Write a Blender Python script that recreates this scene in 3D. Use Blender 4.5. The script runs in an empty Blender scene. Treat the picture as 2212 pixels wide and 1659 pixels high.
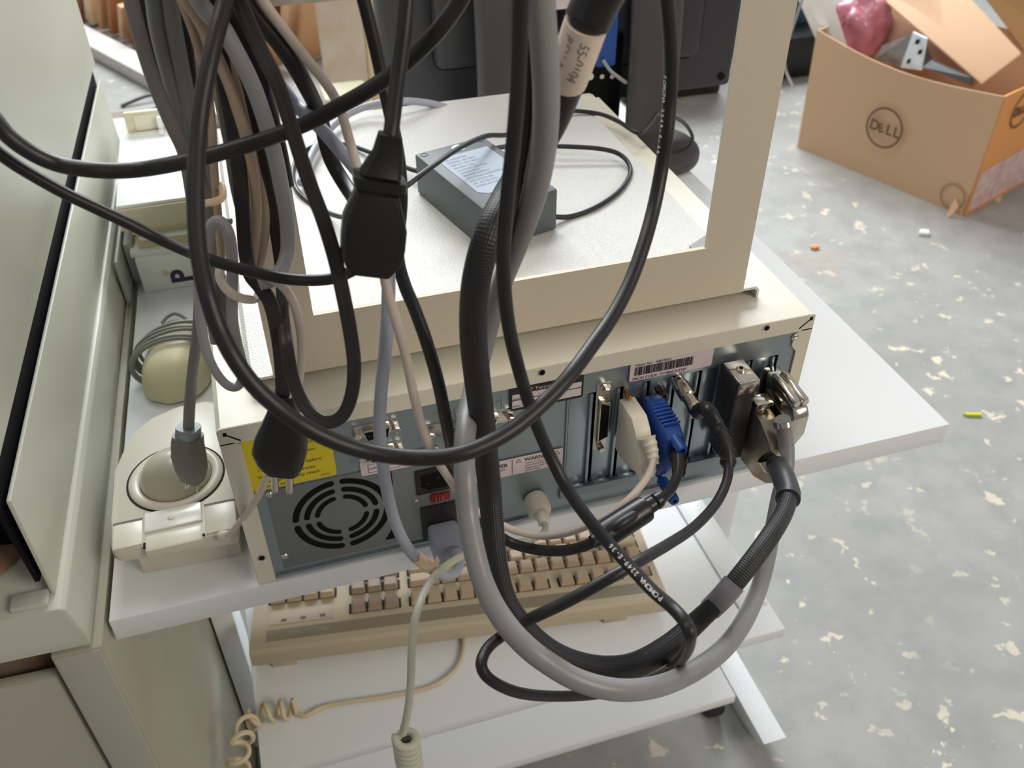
import bpy, bmesh, math, random
from mathutils import Vector, Matrix
random.seed(7)
scene = bpy.context.scene
col = scene.collection
UP = 0.70                     # the table top's height above the floor
# ------------------------------------------------------------------ camera
F_PX = 1964.72
AX = Vector((0.9554, -0.2953, -0.0026)); AD = Vector((-0.1888, -0.6038, -0.7745)); AF = Vector((0.2272, 0.7404, -0.6326))
AF.normalize(); AX = (AX - AF*AX.dot(AF)).normalized(); AD = AF.cross(AX)
CAM = Vector((0.0526, -0.4506, 0.5244))
cd = bpy.data.cameras.new('camera'); cam = bpy.data.objects.new('camera', cd); col.objects.link(cam)
cd.sensor_fit = 'HORIZONTAL'; cd.sensor_width = 36.0; cd.lens = 36.0*F_PX/2212; cd.clip_start = 0.02
rot = Matrix((AX, -AD, -AF)).transposed()
cam.matrix_world = Matrix.Translation(CAM + Vector((0, 0, UP))) @ rot.to_4x4()
cd.dof.use_dof = True; cd.dof.focus_distance = 0.60; cd.dof.aperture_fstop = 13.0
scene.camera = cam
# ------------------------------------------------------------------ light
world = bpy.data.worlds.new('world'); scene.world = world; world.use_nodes = True
wn = world.node_tree; bg = wn.nodes['Background']
tc = wn.nodes.new('ShaderNodeTexCoord'); sx = wn.nodes.new('ShaderNodeSeparateXYZ'); rmp = wn.nodes.new('ShaderNodeValToRGB')
wn.links.new(tc.outputs['Generated'], sx.inputs[0]); wn.links.new(sx.outputs['Y'], rmp.inputs['Fac'])
mr = wn.nodes.new('ShaderNodeMapRange'); mr.inputs['From Min'].default_value = -1; mr.inputs['From Max'].default_value = 1
wn.links.new(sx.outputs['Y'], mr.inputs['Value']); wn.links.new(mr.outputs[0], rmp.inputs['Fac'])
rmp.color_ramp.elements[0].color = (0.215, 0.195, 0.18, 1); rmp.color_ramp.elements[0].position = .15
rmp.color_ramp.elements[1].color = (0.50, 0.55, 0.60, 1); rmp.color_ramp.elements[1].position = .9
wn.links.new(rmp.outputs[0], bg.inputs['Color']); bg.inputs['Strength'].default_value = 0.95
def area(name, loc, target, sx_, sy_, power, colr):
    l = bpy.data.lights.new(name, 'AREA'); l.shape = 'RECTANGLE'; l.size = sx_; l.size_y = sy_; l.energy = power; l.color = colr
    o = bpy.data.objects.new(name, l); col.objects.link(o); o.location = loc
    o.rotation_euler = (Vector(target) - Vector(loc)).to_track_quat('-Z', 'Y').to_euler(); return o
area('window_light', (1.1, 4.2, 3.1), (0.25, 0.3, UP), 3.6, 1.8, 320, (0.93, 0.97, 1.0))
area('ceiling_lamp', (-0.3, 1.0, 3.0), (0.2, 0.3, UP), 1.6, 0.6, 20, (1.0, 0.95, 0.88))
area('camera_side_fill', (2.2, -2.3, 2.6), (0.3, 0.2, UP), 1.6, 1.2, 50, (1.0, 0.88, 0.76))  # added warm fill from the camera side, not a lamp of the room
scene.view_settings.view_transform = 'Standard'; scene.view_settings.look = 'None'
scene.view_settings.gamma = 1; scene.view_settings.use_curve_mapping = False; scene.view_settings.exposure = 0.10
# ------------------------------------------------------------------ points from sight lines
def ray(u, v): return AX*((u-1106)/F_PX) + AD*((v-829.5)/F_PX) + AF
def at_y(u, v, y): r = ray(u, v); return CAM + r*((y-CAM.y)/r.y)
def at_z(u, v, z): r = ray(u, v); return CAM + r*((z-CAM.z)/r.z)
def at_x(u, v, x): r = ray(u, v); return CAM + r*((x-CAM.x)/r.x)
# ------------------------------------------------------------------ materials
MATS = {}
def srgb(c):
    return tuple(((x/255)/12.92 if x/255 <= .04045 else ((x/255+.055)/1.055)**2.4) for x in c)
def mat(name, c, rough=.5, metal=0, bump=0, bscale=400, vary=0, vscale=8, vcol=None, spec=.5, coat=0, trans=0, det=2, emit=None, sheen=0):
    if name in MATS: return MATS[name]
    m = bpy.data.materials.new(name); m.use_nodes = True; nt = m.node_tree; b = nt.nodes['Principled BSDF']
    c = srgb(c); b.inputs['Base Color'].default_value = (*c, 1)
    b.inputs['Roughness'].default_value = rough; b.inputs['Metallic'].default_value = metal
    b.inputs['Specular IOR Level'].default_value = spec; b.inputs['Coat Weight'].default_value = coat
    b.inputs['Transmission Weight'].default_value = trans
    t = nt.nodes.new('ShaderNodeTexCoord')
    if bump:
        n = nt.nodes.new('ShaderNodeTexNoise'); n.inputs['Scale'].default_value = bscale; n.inputs['Detail'].default_value = det
        nt.links.new(t.outputs['Object'], n.inputs['Vector'])
        bm_ = nt.nodes.new('ShaderNodeBump'); bm_.inputs['Strength'].default_value = bump; bm_.inputs['Distance'].default_value = .001
        nt.links.new(n.outputs['Fac'], bm_.inputs['Height']); nt.links.new(bm_.outputs[0], b.inputs['Normal'])
    if vary:
        n = nt.nodes.new('ShaderNodeTexNoise'); n.inputs['Scale'].default_value = vscale; n.inputs['Detail'].default_value = 5
        nt.links.new(t.outputs['Object'], n.inputs['Vector'])
        r = nt.nodes.new('ShaderNodeValToRGB'); r.color_ramp.elements[0].position = .38; r.color_ramp.elements[1].position = .68
        v = srgb(vcol) if vcol else tuple(x*(1-vary) for x in c)
        r.color_ramp.elements[0].color = (*c, 1)
        r.color_ramp.elements[1].color = (*[c[i]*(1-vary)+v[i]*vary for i in range(3)], 1)
        nt.links.new(n.outputs['Fac'], r.inputs['Fac']); nt.links.new(r.outputs[0], b.inputs['Base Color'])
    MATS[name] = m; return m
WHITE = mat('white_laminate', (232, 236, 238), .28, vary=.06, vscale=5)
CREAM = mat('cream_paint', (218, 214, 196), .38, bump=.05, bscale=900, vary=.05)
BEIGE = mat('beige_powdercoat', (208, 198, 178), .55, bump=.35, bscale=1500, vary=.04, vscale=3)
MACH = mat('machine_grey_green', (192, 194, 180), .38, bump=.06, bscale=700, vary=.06, vscale=6)
MACH2 = mat('machine_trim_grey', (174, 178, 172), .35, bump=.05, bscale=700)
CAB = mat('cabinet_side_stained', (170, 168, 150), .5, bump=.05, vary=.45, vscale=5, vcol=(150, 132, 100))
STEEL = mat('zinc_steel', (150, 162, 166), .36, metal=.7, bump=.03, bscale=300, vary=.2, vscale=14)
STEEL2 = mat('bright_zinc_steel', (172, 186, 194), .26, metal=.85, vary=.25, vscale=25)
CHROME = mat('nickel_plate', (215, 208, 196), .16, metal=1, bump=.04, bscale=120)
DARKMETAL = mat('scratched_dark_metal', (96, 90, 84), .35, metal=.8, bump=.3, bscale=250, vary=.4, vscale=40)
BLACK = mat('black_void', (8, 8, 9), .7, spec=.2)
BRUB = mat('black_rubber', (34, 32, 33), .42, vary=.15, vscale=30, spec=.45)
BGLOSS = mat('black_vinyl', (46, 42, 42), .36, vary=.15, vscale=20, spec=.4)
BPLUG = mat('black_plug_plastic', (22, 21, 22), .34, bump=.06, bscale=900)
GREYC = mat('grey_cable_vinyl', (156, 157, 158), .4, bump=.08, bscale=200, vary=.12, vscale=30)
GREYK = mat('thick_grey_cable_vinyl', (138, 137, 136), .36, bump=.06, bscale=200, vary=.1, vscale=30)
GREYB = mat('blue_grey_cable_vinyl', (160, 165, 178), .42, vary=.1, vscale=20)
GREYD = mat('dim_grey_cable_vinyl', (124, 121, 118), .45, vary=.1, vscale=20)
GREYG = mat('greenish_grey_cable_vinyl', (136, 139, 132), .45, vary=.1)
TAUPE = mat('beige_cable_vinyl', (188, 164, 142), .45, vary=.1)
OFFW = mat('off_white_cable_vinyl', (206, 192, 180), .42, vary=.06)
GWHITE = mat('greenish_white_cable_vinyl', (186, 186, 168), .42, vary=.06)
PLUGW = mat('ivory_plastic', (222, 214, 196), .4)
YMOUSE = mat('yellowed_plastic', (222, 214, 180), .36, bump=.05)
TRK = mat('putty_plastic', (212, 208, 192), .34, bump=.05, bscale=600)
TRKB = mat('trackball_resin', (190, 184, 166), .22)
KEYB = mat('keyboard_beige', (192, 178, 152), .55, bump=.15, bscale=900)
KEYC = mat('keycap_beige', (188, 168, 142), .5, vary=.05)
KEYC2 = mat('keycap_grey', (162, 144, 128), .5)
KSTR = mat('keyboard_grey_strip', (142, 132, 112), .5)
BLUE = mat('blue_connector', (28, 72, 150), .4, bump=.1)
YEL = mat('yellow_label', (226, 204, 40), .5)
LAB = mat('label_paper', (214, 202, 204), .5)
INK = mat('black_ink', (26, 24, 24), .6)
INKG = mat('grey_ink', (92, 92, 92), .6)
INKP = mat('purple_ink', (66, 40, 88), .5)
WINK = mat('white_ink', (235, 235, 235), .6)
CARD = mat('cardboard', (200, 166, 132), .75, bump=.15, bscale=200, vary=.12, vscale=6)
CARDO = mat('orange_cardboard', (232, 160, 92), .7, vary=.15, vscale=6)
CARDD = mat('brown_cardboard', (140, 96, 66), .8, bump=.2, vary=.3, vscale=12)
PAPER = mat('white_paper', (240, 244, 244), .6)
PAPERY = mat('cream_paper', (216, 208, 172), .6)
ADPT = mat('dark_adapter_plastic', (84, 90, 94), .5, bump=.2, bscale=1200)
ADL = mat('silver_blue_label', (156, 170, 186), .6)
MON = mat('dark_monitor_plastic', (50, 49, 53), .45, bump=.05)
MONL = mat('monitor_column_plastic', (72, 67, 69), .38)
GREYT = mat('light_grey_tabletop', (205, 210, 212), .4)
WOODW = mat('chalky_painted_wood', (214, 200, 186), .8, bump=.4, bscale=40, vary=.35, vscale=14, vcol=(176, 140, 100))
RED = mat('red_plastic', (120, 24, 22), .35)
PINK = mat('pink_antistatic_bag', (214, 140, 160), .25, spec=.7)
DBLUE = mat('dark_blue_bin', (10, 60, 96), .5)
CONC = mat('pale_concrete', (206, 202, 196), .85, vary=.2)
BRASS = mat('brass_blade', (190, 140, 80), .3, metal=1)
TAG = mat('peach_tape', (236, 206, 170), .6)
def fabric_braid():
    m = bpy.data.materials.new('braided_sleeve'); m.use_nodes = True; nt = m.node_tree; b = nt.nodes['Principled BSDF']
    b.inputs['Roughness'].default_value = .45
    t = nt.nodes.new('ShaderNodeTexCoord'); mp = nt.nodes.new('ShaderNodeMapping'); nt.links.new(t.outputs['UV'], mp.inputs[0])
    mp.inputs['Scale'].default_value = (30, 700, 1); mp.inputs['Rotation'].default_value = (0, 0, 0)
    s = nt.nodes.new('ShaderNodeSeparateXYZ'); nt.links.new(mp.outputs[0], s.inputs[0])
    def mth(op, a, bb=None):
        n = nt.nodes.new('ShaderNodeMath'); n.operation = op
        for i, x in enumerate((a, bb)):
            if x is None: continue
            if isinstance(x, (int, float)): n.inputs[i].default_value = x
            else: nt.links.new(x, n.inputs[i])
        return n.outputs[0]
    p = mth('SINE', mth('MULTIPLY', mth('ADD', s.outputs[0], s.outputs[1]), 3.14159)); q = mth('SINE', mth('MULTIPLY', mth('SUBTRACT', s.outputs[0], s.outputs[1]), 3.14159))
    w = mth('MULTIPLY', p, q)
    r = nt.nodes.new('ShaderNodeValToRGB'); r.color_ramp.elements[0].position = .84; r.color_ramp.elements[1].position = .97
    r.color_ramp.elements[0].color = (*srgb((30, 30, 32)), 1); r.color_ramp.elements[1].color = (*srgb((84, 86, 90)), 1)
    nt.links.new(w, r.inputs[0]); nt.links.new(r.outputs[0], b.inputs['Base Color'])
    bp = nt.nodes.new('ShaderNodeBump'); bp.inputs['Strength'].default_value = .35; bp.inputs['Distance'].default_value = .0004
    nt.links.new(w, bp.inputs['Height']); nt.links.new(bp.outputs[0], b.inputs['Normal'])
    return m
BRAID = fabric_braid()
def floor_mat():
    m = bpy.data.materials.new('worn_painted_concrete'); m.use_nodes = True; nt = m.node_tree; b = nt.nodes['Principled BSDF']
    b.inputs['Roughness'].default_value = .5
    t = nt.nodes.new('ShaderNodeTexCoord')
    def noise(s, d, rough=.5, off=0, dist=0):
        mp = nt.nodes.new('ShaderNodeMapping'); mp.inputs['Location'].default_value = (off, off*.7, 0); nt.links.new(t.outputs['Object'], mp.inputs[0])
        n = nt.nodes.new('ShaderNodeTexNoise'); n.inputs['Scale'].default_value = s; n.inputs['Detail'].default_value = d; n.inputs['Roughness'].default_value = rough
        n.inputs['Distortion'].default_value = dist
        nt.links.new(mp.outputs[0], n.inputs['Vector']); return n.outputs['Fac']
    def ramp(x, p0, p1, c0=(0, 0, 0), c1=(1, 1, 1)):
        r = nt.nodes.new('ShaderNodeValToRGB'); r.color_ramp.elements[0].position = p0; r.color_ramp.elements[1].position = p1
        r.color_ramp.elements[0].color = (*c0, 1); r.color_ramp.elements[1].color = (*c1, 1); nt.links.new(x, r.inputs[0]); return r.outputs[0]
    def mix(f, a, bb, ty='MIX'):
        n = nt.nodes.new('ShaderNodeMix'); n.data_type = 'RGBA'; n.blend_type = ty
        for k, x in ((0, f), (6, a), (7, bb)):
            if isinstance(x, (float, int)): n.inputs[k].default_value = x
            elif isinstance(x, tuple): n.inputs[k].default_value = (*x, 1)
            else: nt.links.new(x, n.inputs[k])
        return n.outputs[2]
    base = ramp(noise(2.2, 6, .6), .3, .75, srgb((150, 150, 146)), srgb((168, 168, 164)))
    base = mix(ramp(noise(14, 4, .6, 3), .42, .9), base, srgb((136, 138, 136)))
    base = mix(ramp(noise(2.2, 5, .6, 11), .62, .78), base, srgb((164, 140, 122)))
    chips = ramp(noise(21, 5, .58, 5, .12), .615, .630)
    zone = ramp(noise(2.3, 3, .5, 21), .42, .56)
    small = ramp(noise(48, 3, .5, 9), .72, .735)
    f1 = mix(1.0, chips, zone, 'MULTIPLY')
    f2 = mix(1.0, small, ramp(noise(1.7, 3, .5, 31), .4, .6), 'MULTIPLY')
    c = mix(f1, base, srgb((212, 204, 182))); c = mix(f2, c, srgb((206, 196, 180)))
    nt.links.new(c, b.inputs['Base Color'])
    bp = nt.nodes.new('ShaderNodeBump'); bp.inputs['Strength'].default_value = .25; bp.inputs['Distance'].default_value = .002
    nt.links.new(noise(40, 5), bp.inputs['Height']); nt.links.new(bp.outputs[0], b.inputs['Normal'])
    return m
FLOOR = floor_mat()
# ------------------------------------------------------------------ mesh helpers
def V(*a): return Vector(a)
def new(): return bmesh.new()
def box(bm, lo, hi, bev=0, M=None):
    lo = Vector(lo); hi = Vector(hi); vs = []
    for k in range(8):
        p = Vector(((hi.x if k & 1 else lo.x), (hi.y if k & 2 else lo.y), (hi.z if k & 4 else lo.z))); vs.append(bm.verts.new(p))
    fs = [bm.faces.new([vs[i] for i in q]) for q in ((0, 2, 3, 1), (4, 5, 7, 6), (0, 1, 5, 4), (2, 6, 7, 3), (0, 4, 6, 2), (1, 3, 7, 5))]
    if bev:
        es = list({e for f in fs for e in f.edges})
        r = bmesh.ops.bevel(bm, geom=es, offset=bev, segments=2, profile=.5, affect='EDGES')
        vs = list({v for f in r['faces'] for v in f.verts} | {v for v in vs if v.is_valid})
    if M:
        for v in vs: v.co = M @ v.co
    return vs
def prism(bm, pts, vec, bev=0):
    pts = [Vector(p) for p in pts]; vec = Vector(vec)
    a = [bm.verts.new(p) for p in pts]; b = [bm.verts.new(p+vec) for p in pts]; n = len(pts)
    f0 = bm.faces.new(a); f1 = bm.faces.new(b[::-1]); fs = [f0, f1]
    for i in range(n): fs.append(bm.faces.new((a[i], b[i], b[(i+1) % n], a[(i+1) % n])))
    bmesh.ops.recalc_face_normals(bm, faces=fs)
    if bev:
        es = list({e for f in fs for e in f.edges}); bmesh.ops.bevel(bm, geom=es, offset=bev, segments=2, profile=.5, affect='EDGES')
    return fs
def lathe(bm, p0, axis, prof, seg=24, caps=True):
    axis = Vector(axis).normalized(); u = axis.orthogonal().normalized(); w = axis.cross(u); rings = []
    for d, r in prof:
        c = Vector(p0)+axis*d
        rings.append([bm.verts.new(c + (u*math.cos(a)+w*math.sin(a))*r) for a in [2*math.pi*k/seg for k in range(seg)]])
    for A, B in zip(rings, rings[1:]):
        for k in range(seg): bm.faces.new((A[k], A[(k+1) % seg], B[(k+1) % seg], B[k]))
    if caps:
        bm.faces.new(rings[0][::-1]); bm.faces.new(rings[-1])
def catmull(P, n=8):
    out = []; P = [P[0]*2-P[1]] + list(P) + [P[-1]*2-P[-2]]
    for i in range(1, len(P)-2):
        a, b, c, d = P[i-1:i+3]
        for k in range(n):
            t = k/n; out.append(.5*((2*b)+(c-a)*t+(2*a-5*b+4*c-d)*t*t+(3*b-a-3*c+d)*t**3))
    out.append(P[-2]); return out
def frames(pts, hint=None):
    T = []
    for i in range(len(pts)): T.append((pts[min(i+1, len(pts)-1)]-pts[max(i-1, 0)]).normalized())
    n = (hint - T[0]*hint.dot(T[0])).normalized() if hint else T[0].orthogonal().normalized(); N = []
    for t in T:
        if hint: n = hint
        n = n - t*n.dot(t)
        n = n.normalized() if n.length > 1e-6 else t.orthogonal().normalized(); N.append(n)
    return T, N
def sweep(bm, pts, rad, seg=14, shape=None, hint=None, caps=True):
    """tube along pts; rad is a number or one radius per point; shape(angle)->(across, out) for flat cords, 'out' along hint"""
    T, N = frames(pts, hint); uv = bm.loops.layers.uv.verify(); rings = []; L = [0]
    for a, b in zip(pts, pts[1:]): L.append(L[-1]+(b-a).length)
    for i, p in enumerate(pts):
        r = rad[i] if isinstance(rad, (list, tuple)) else rad; B = T[i].cross(N[i]); ring = []
        for k in range(seg):
            a = 2*math.pi*k/seg
            x, y = shape(a) if shape else (math.cos(a), math.sin(a))
            ring.append(bm.verts.new(p + (B*x + N[i]*y)*r))
        rings.append(ring)
    for i in range(len(rings)-1):
        A, B = rings[i], rings[i+1]
        for k in range(seg):
            f = bm.faces.new((A[k], A[(k+1) % seg], B[(k+1) % seg], B[k])); f.smooth = True
            for l, (uu, ll) in zip(f.loops, ((k, L[i]), (k+1, L[i]), (k+1, L[i+1]), (k, L[i+1]))): l[uv].uv = (uu/seg, ll)
    if caps:
        bm.faces.new(rings[0][::-1]); bm.faces.new(rings[-1])
def flat3(a):   # three-lobed flat cord
    x = math.cos(a); s = math.sin(a); lobe = .30+.075*abs(math.cos(3*math.acos(max(-1, min(1, x)))/1.0))
    return (x*1.0, (1 if s > 0 else -1)*min(lobe, abs(s)*.9))
def px(keys):   # [(u, v, y)] with y = distance plane behind (+) or before (-) the table's rear edge
    return [at_y(u, v, y) for u, v, y in keys]
def loft(bm, secs, caps=True):
    """secs: (centre, right, up, halfwidth, halfheight, corner fraction)"""
    rings = []
    for c, r, u, hw, hh, cf in secs:
        c = Vector(c); r = Vector(r).normalized(); u = Vector(u).normalized(); q = cf*min(hw, hh); ring = []
        for sx_, sy_ in ((1, 1), (-1, 1), (-1, -1), (1, -1)):
            cx, cy = sx_*(hw-q), sy_*(hh-q); a0 = {(1, 1): 0, (-1, 1): 90, (-1, -1): 180, (1, -1): 270}[(sx_, sy_)]
            for k in range(4):
                a = math.radians(a0+30*k); ring.append(bm.verts.new(c + r*(cx+q*math.cos(a)) + u*(cy+q*math.sin(a))))
        rings.append(ring)
    for A, B in zip(rings, rings[1:]):
        for k in range(16): bm.faces.new((A[k], A[(k+1) % 16], B[(k+1) % 16], B[k]))
    if caps:
        bm.faces.new(rings[0][::-1]); bm.faces.new(rings[-1])
def mesh_of(name, bm, m, shift, ang=35):
    bmesh.ops.recalc_face_normals(bm, faces=bm.faces[:])
    for v in bm.verts: v.co -= shift
    for f in bm.faces: f.smooth = True
    for e in bm.edges:
        if len(e.link_faces) == 2 and e.calc_face_angle(0) > math.radians(ang): e.smooth = False
    me = bpy.data.meshes.new(name); bm.to_mesh(me); bm.free(); me.materials.append(m); return me
ROOT = {}
def thing(name, label, cat, base, group=None, kind=None):
    o = bpy.data.objects.new(name, None); col.objects.link(o); o.empty_display_size = .02
    o.location = base; ROOT[o] = Vector(base); tagp(o, label, cat, group, kind); return o
def tagp(o, label=None, cat=None, group=None, kind=None):
    for k, v in (('label', label), ('category', cat), ('group', group), ('kind', kind)):
        if v: o[k] = v
def part(name, bm, m, parent, label=None, ang=35):
    me = mesh_of(name, bm, m, ROOT[parent], ang)
    o = bpy.data.objects.new(name, me); col.objects.link(o); o.parent = parent; ROOT[o] = ROOT[parent]
    if label: o['label'] = label
    return o
def solo(name, bm, m, label=None, cat=None, group=None, kind=None, ang=35):
    xs = [v.co for v in bm.verts]; base = Vector((sum(c.x for c in xs)/len(xs), sum(c.y for c in xs)/len(xs), min(c.z for c in xs)))
    me = mesh_of(name, bm, m, base, ang); o = bpy.data.objects.new(name, me); col.objects.link(o); o.location = base
    ROOT[o] = base; tagp(o, label, cat, group, kind); return o
def text_geo(bm, s, size, org, ex, ey, lift=.0003, align='LEFT', bold=0):
    cu = bpy.data.curves.new('t', 'FONT'); cu.body = s; cu.size = size; cu.align_x = align; cu.offset = bold
    ob = bpy.data.objects.new('t', cu); col.objects.link(ob); dg = bpy.context.evaluated_depsgraph_get()
    me = bpy.data.meshes.new_from_object(ob.evaluated_get(dg)); ex = Vector(ex).normalized(); ey = Vector(ey).normalized(); n = ex.cross(ey)
    vs = [bm.verts.new(Vector(org)+ex*v.co.x+ey*v.co.y+n*lift) for v in me.vertices]
    for p in me.polygons:
        try: bm.faces.new([vs[i] for i in p.vertices])
        except ValueError: pass
    w = max((v.co.x for v in me.vertices), default=0)
    bpy.data.objects.remove(ob); bpy.data.curves.remove(cu); bpy.data.meshes.remove(me); return w
def rrect(c, ex, ey, w, h, r, n=5):
    c = Vector(c); ex = Vector(ex).normalized(); ey = Vector(ey).normalized(); out = []
    for sx_, sy_, a0 in ((1, 1, 0), (-1, 1, 90), (-1, -1, 180), (1, -1, 270)):
        for k in range(n):
            a = math.radians(a0+90*k/(n-1)); out.append(c+ex*(sx_*(w/2-r)+r*math.cos(a))+ey*(sy_*(h/2-r)+r*math.sin(a)))
    return out
EX = V(1, 0, 0); EY = V(0, 1, 0); EZ = V(0, 0, 1)
FZ = -UP
# ================================================================== setting
b = new(); box(b, (-3.5, -1.5, FZ-.05), (5, 6.5, FZ)); solo('floor', b, FLOOR, kind='structure')
b = new(); box(b, (-3.5, 6.4, FZ), (5, 6.5, FZ+3.6)); solo('wall_back', b, mat('dusty_wall', (190, 184, 172), .9, vary=.2), kind='structure')
# ================================================================== white cart
cart = thing('computer_cart', 'white laminate computer cart with keyboard shelf and floor bar', 'cart', (.24, .3, FZ))
TXR, TXL, TYB, TYF = .5857, -.1023, -.002, .74
b = new(); prism(b, [(TXL, TYB, -.0215), (TXR, TYB, -.0215), (TXR, TYF, -.0215), (TXL+.027, TYF, -.0215)], (0, 0, .0215), .0012); part('table_top', b, WHITE, cart)
SZ = -.38
b = new(); box(b, (-.057, .075, SZ-.016), (.551, .50, SZ), .001); part('keyboard_shelf', b, WHITE, cart)
b = new(); box(b, (.512, .115, SZ+.0004), (.549, .47, SZ+.003), .0008); part('shelf_edge_strip', b, WHITE, cart)
b = new(); box(b, (-.075, .10, -.566), (.528, .50, -.55), .001); part('lower_shelf', b, WHITE, cart)
for x0 in (.5655, -.093):
    b = new(); box(b, (x0, .27, -.64), (x0+.024, .33, -.022), .001); part('upright', b, WHITE, cart)
for x0, x1 in ((.576, .611), (-.084, -.056)):
    b = new(); prism(b, [(x0, .075, -.655), (x0, .60, -.655), (x0, .60, -.672), (x0, .52, -.690), (x0, .16, -.690), (x0, .085, -.672)], (x1-x0, 0, 0), .001); part('foot_bar', b, WHITE, cart)
for x0, y0 in ((.545, .17), (.545, .5), (-.06, .17), (-.06, .5)):
    b = new(); lathe(b, (x0, y0, FZ+.024), (1, 0, 0), [(-.011, .016), (-.011, .023), (-.008, .024), (.008, .024), (.011, .023), (.011, .016)])
    w = part('caster', b, mat('caster_dark', (40, 38, 40), .5), cart)
    b = new(); box(b, (x0-.014, y0-.012, FZ+.022), (x0+.014, y0+.016, FZ+.05), .004); part('caster_fork', b, WHITE, w)
b = new(); box(b, (-.06, .30, -.30), (.55, .316, -.25), .001); part('cross_rail', b, WHITE, cart)
# ================================================================== desktop computer
CW, CH, CD = .42, .1495, .42
pc = thing('desktop_computer', 'cream desktop computer case turned with its steel back panel forward', 'computer', (.21, .21, 0))
b = new()
prism(b, [(0, 0, .0), (0, 0, CH-.003), (.003, 0, CH), (CW-.003, 0, CH), (CW, 0, CH-.003), (CW, 0, 0), (CW-.0015, 0, 0), (CW-.0015, 0, CH-.0035), (CW-.0035, 0, CH-.0015), (.0035, 0, CH-.0015), (.0015, 0, CH-.0035), (.0015, 0, 0)], (0, CD, 0))
# turned-in rear flange
prism(b, [(0.0004, -.0006, .001), (.0125, -.0006, .001), (.0125, -.0006, CH-.016), (.0085, -.0006, CH-.0125), (.0004, -.0006, CH-.0125)], (0, .0014, 0))
prism(b, [(CW-.0004, -.0006, .001), (CW-.0100, -.0006, .001), (CW-.0100, -.0006, CH-.032), (CW-.0145, -.0006, CH-.026), (CW-.0145, -.0006, CH-.016), (CW-.0085, -.0006, CH-.0125), (CW-.0004, -.0006, CH-.0125)], (0, .0014, 0))
prism(b, [(.0004, -.0006, CH-.0135), (CW-.0004, -.0006, CH-.0135), (CW-.0004, -.0006, CH-.0015), (CW-.002, -.0006, CH-.0002), (.002, -.0006, CH-.0002), (.0004, -.0006, CH-.0015)], (0, .0014, 0))
part('cover', b, CREAM, pc)
b = new()
PX0, PX1, OPX0, OPX1, OZ0, OZ1 = .002, CW-.002, .232, .397, .026, .1165
yp0, yp1 = .0010, .0022
for lo, hi in (((PX0, .003), (OPX0, .148)), ((OPX1, .003), (PX1, .148)), ((OPX0, OZ1), (OPX1, .148)), ((OPX0, .003), (OPX1, OZ0))):
    box(b, (lo[0], yp0, lo[1]), (hi[0], yp1, hi[1]))
for x in (OPX0-.001,): box(b, (x, -.0004, OZ0), (x+.0012, .0012, OZ1))
box(b, (PX0+.012, -.0010, .003), (PX1-.01, .001, .0055))
box(b, (OPX0-.004, -.002, .018), (OPX1+.008, .001, .026), .0006)
part('back_panel', b, STEEL, pc)
b = new(); box(b, (.003, .03, .002), (CW-.003, CD-.004, CH-.003)); part('inner_shade', b, BLACK, pc)
b = new(); box(b, (.002, CD-.001, .001), (CW-.002, CD+.022, CH-.001), .006); part('front_bezel', b, CREAM, pc)
for x in (.03, .39):
    for y in (.04, .37):
        b = new(); lathe(b, (x, y, 0), EZ, [(0, .008), (.0025, .008)], 16); part('foot', b, BRUB, pc)
# psu fan grille
psu = new(); box(psu, (.020, .0002, .010), (.160, .0014, .0885), .0004); psu = part('power_supply_panel', psu, mat('psu_steel', (134, 140, 140), .42, metal=.6, vary=.12, vscale=20), pc)
b = new(); cx, cz = .0665, .052
for r0, r1 in ((.0155, .0190), (.0222, .0262), (.0296, .0340)):
    for q in range(4):
        a0 = math.radians(q*90+9*.024/r0*1.0); a1 = math.radians(q*90+90-9*.024/r0); rm = (r0+r1)/2; hw = (r1-r0)/2; pts = []
        for k in range(17): a = a0+(a1-a0)*k/16; pts.append((cx+r1*math.cos(a), -.0003, cz+r1*math.sin(a)))
        for k in range(1, 6): th = a1+math.pi*k/6; pts.append((cx+rm*math.cos(a1)+hw*math.cos(th), -.0003, cz+rm*math.sin(a1)+hw*math.sin(th)))
        for k in range(17): a = a1+(a0-a1)*k/16; pts.append((cx+r0*math.cos(a), -.0003, cz+r0*math.sin(a)))
        for k in range(1, 6): th = a0+math.pi+math.pi*k/6; pts.append((cx+rm*math.cos(a0)+hw*math.cos(th), -.0003, cz+rm*math.sin(a0)+hw*math.sin(th)))
        prism(b, pts, (0, .0004, 0))
for pts in ([(.098, .083), (.104, .083), (.104, .070), (.101, .070)], [(.094, .016), (.104, .016), (.104, .030), (.101, .028)]):
    prism(b, [(x, -.0003, z) for x, z in pts], (0, .0004, 0))
part('fan_grille', b, BLACK, pc, 'black curved fan slots')
def screw(x, z, r=.0028, y=.0010, m=CHROME):
    b = new(); lathe(b, (x, y, z), (0, -1, 0), [(0, r), (.001, r), (.0018, r*.75), (.0021, r*.35)], 14)
    box(b, (x-r*.75, y-.0024, z-r*.1), (x+r*.75, y-.0019, z+r*.1)); part('screw', b, m, pc)
for u, v, r in ((582, 1069, .0026), (615, 1202, .0026), (1718, 729, .0032), (898, 1081, .0018)):
    p = at_y(u, v, 0); screw(p.x, p.z, r)
def hole(u, v):
    p = at_y(u, v, 0); b = new(); lathe(b, (p.x, -.0005, p.z), (0, -1, 0), [(0, .0030), (.0005, .0030), (.0006, .0022)], 18); f = part('cover_screw', b, CHROME, pc)
    b = new(); lathe(b, (p.x, -.0010, p.z), (0, -1, 0), [(0, .0021), (.0003, .0021)], 14); part('screw_recess', b, BLACK, f)
hole(1170, 803); hole(1655, 707); hole(565, 1203)
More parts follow.
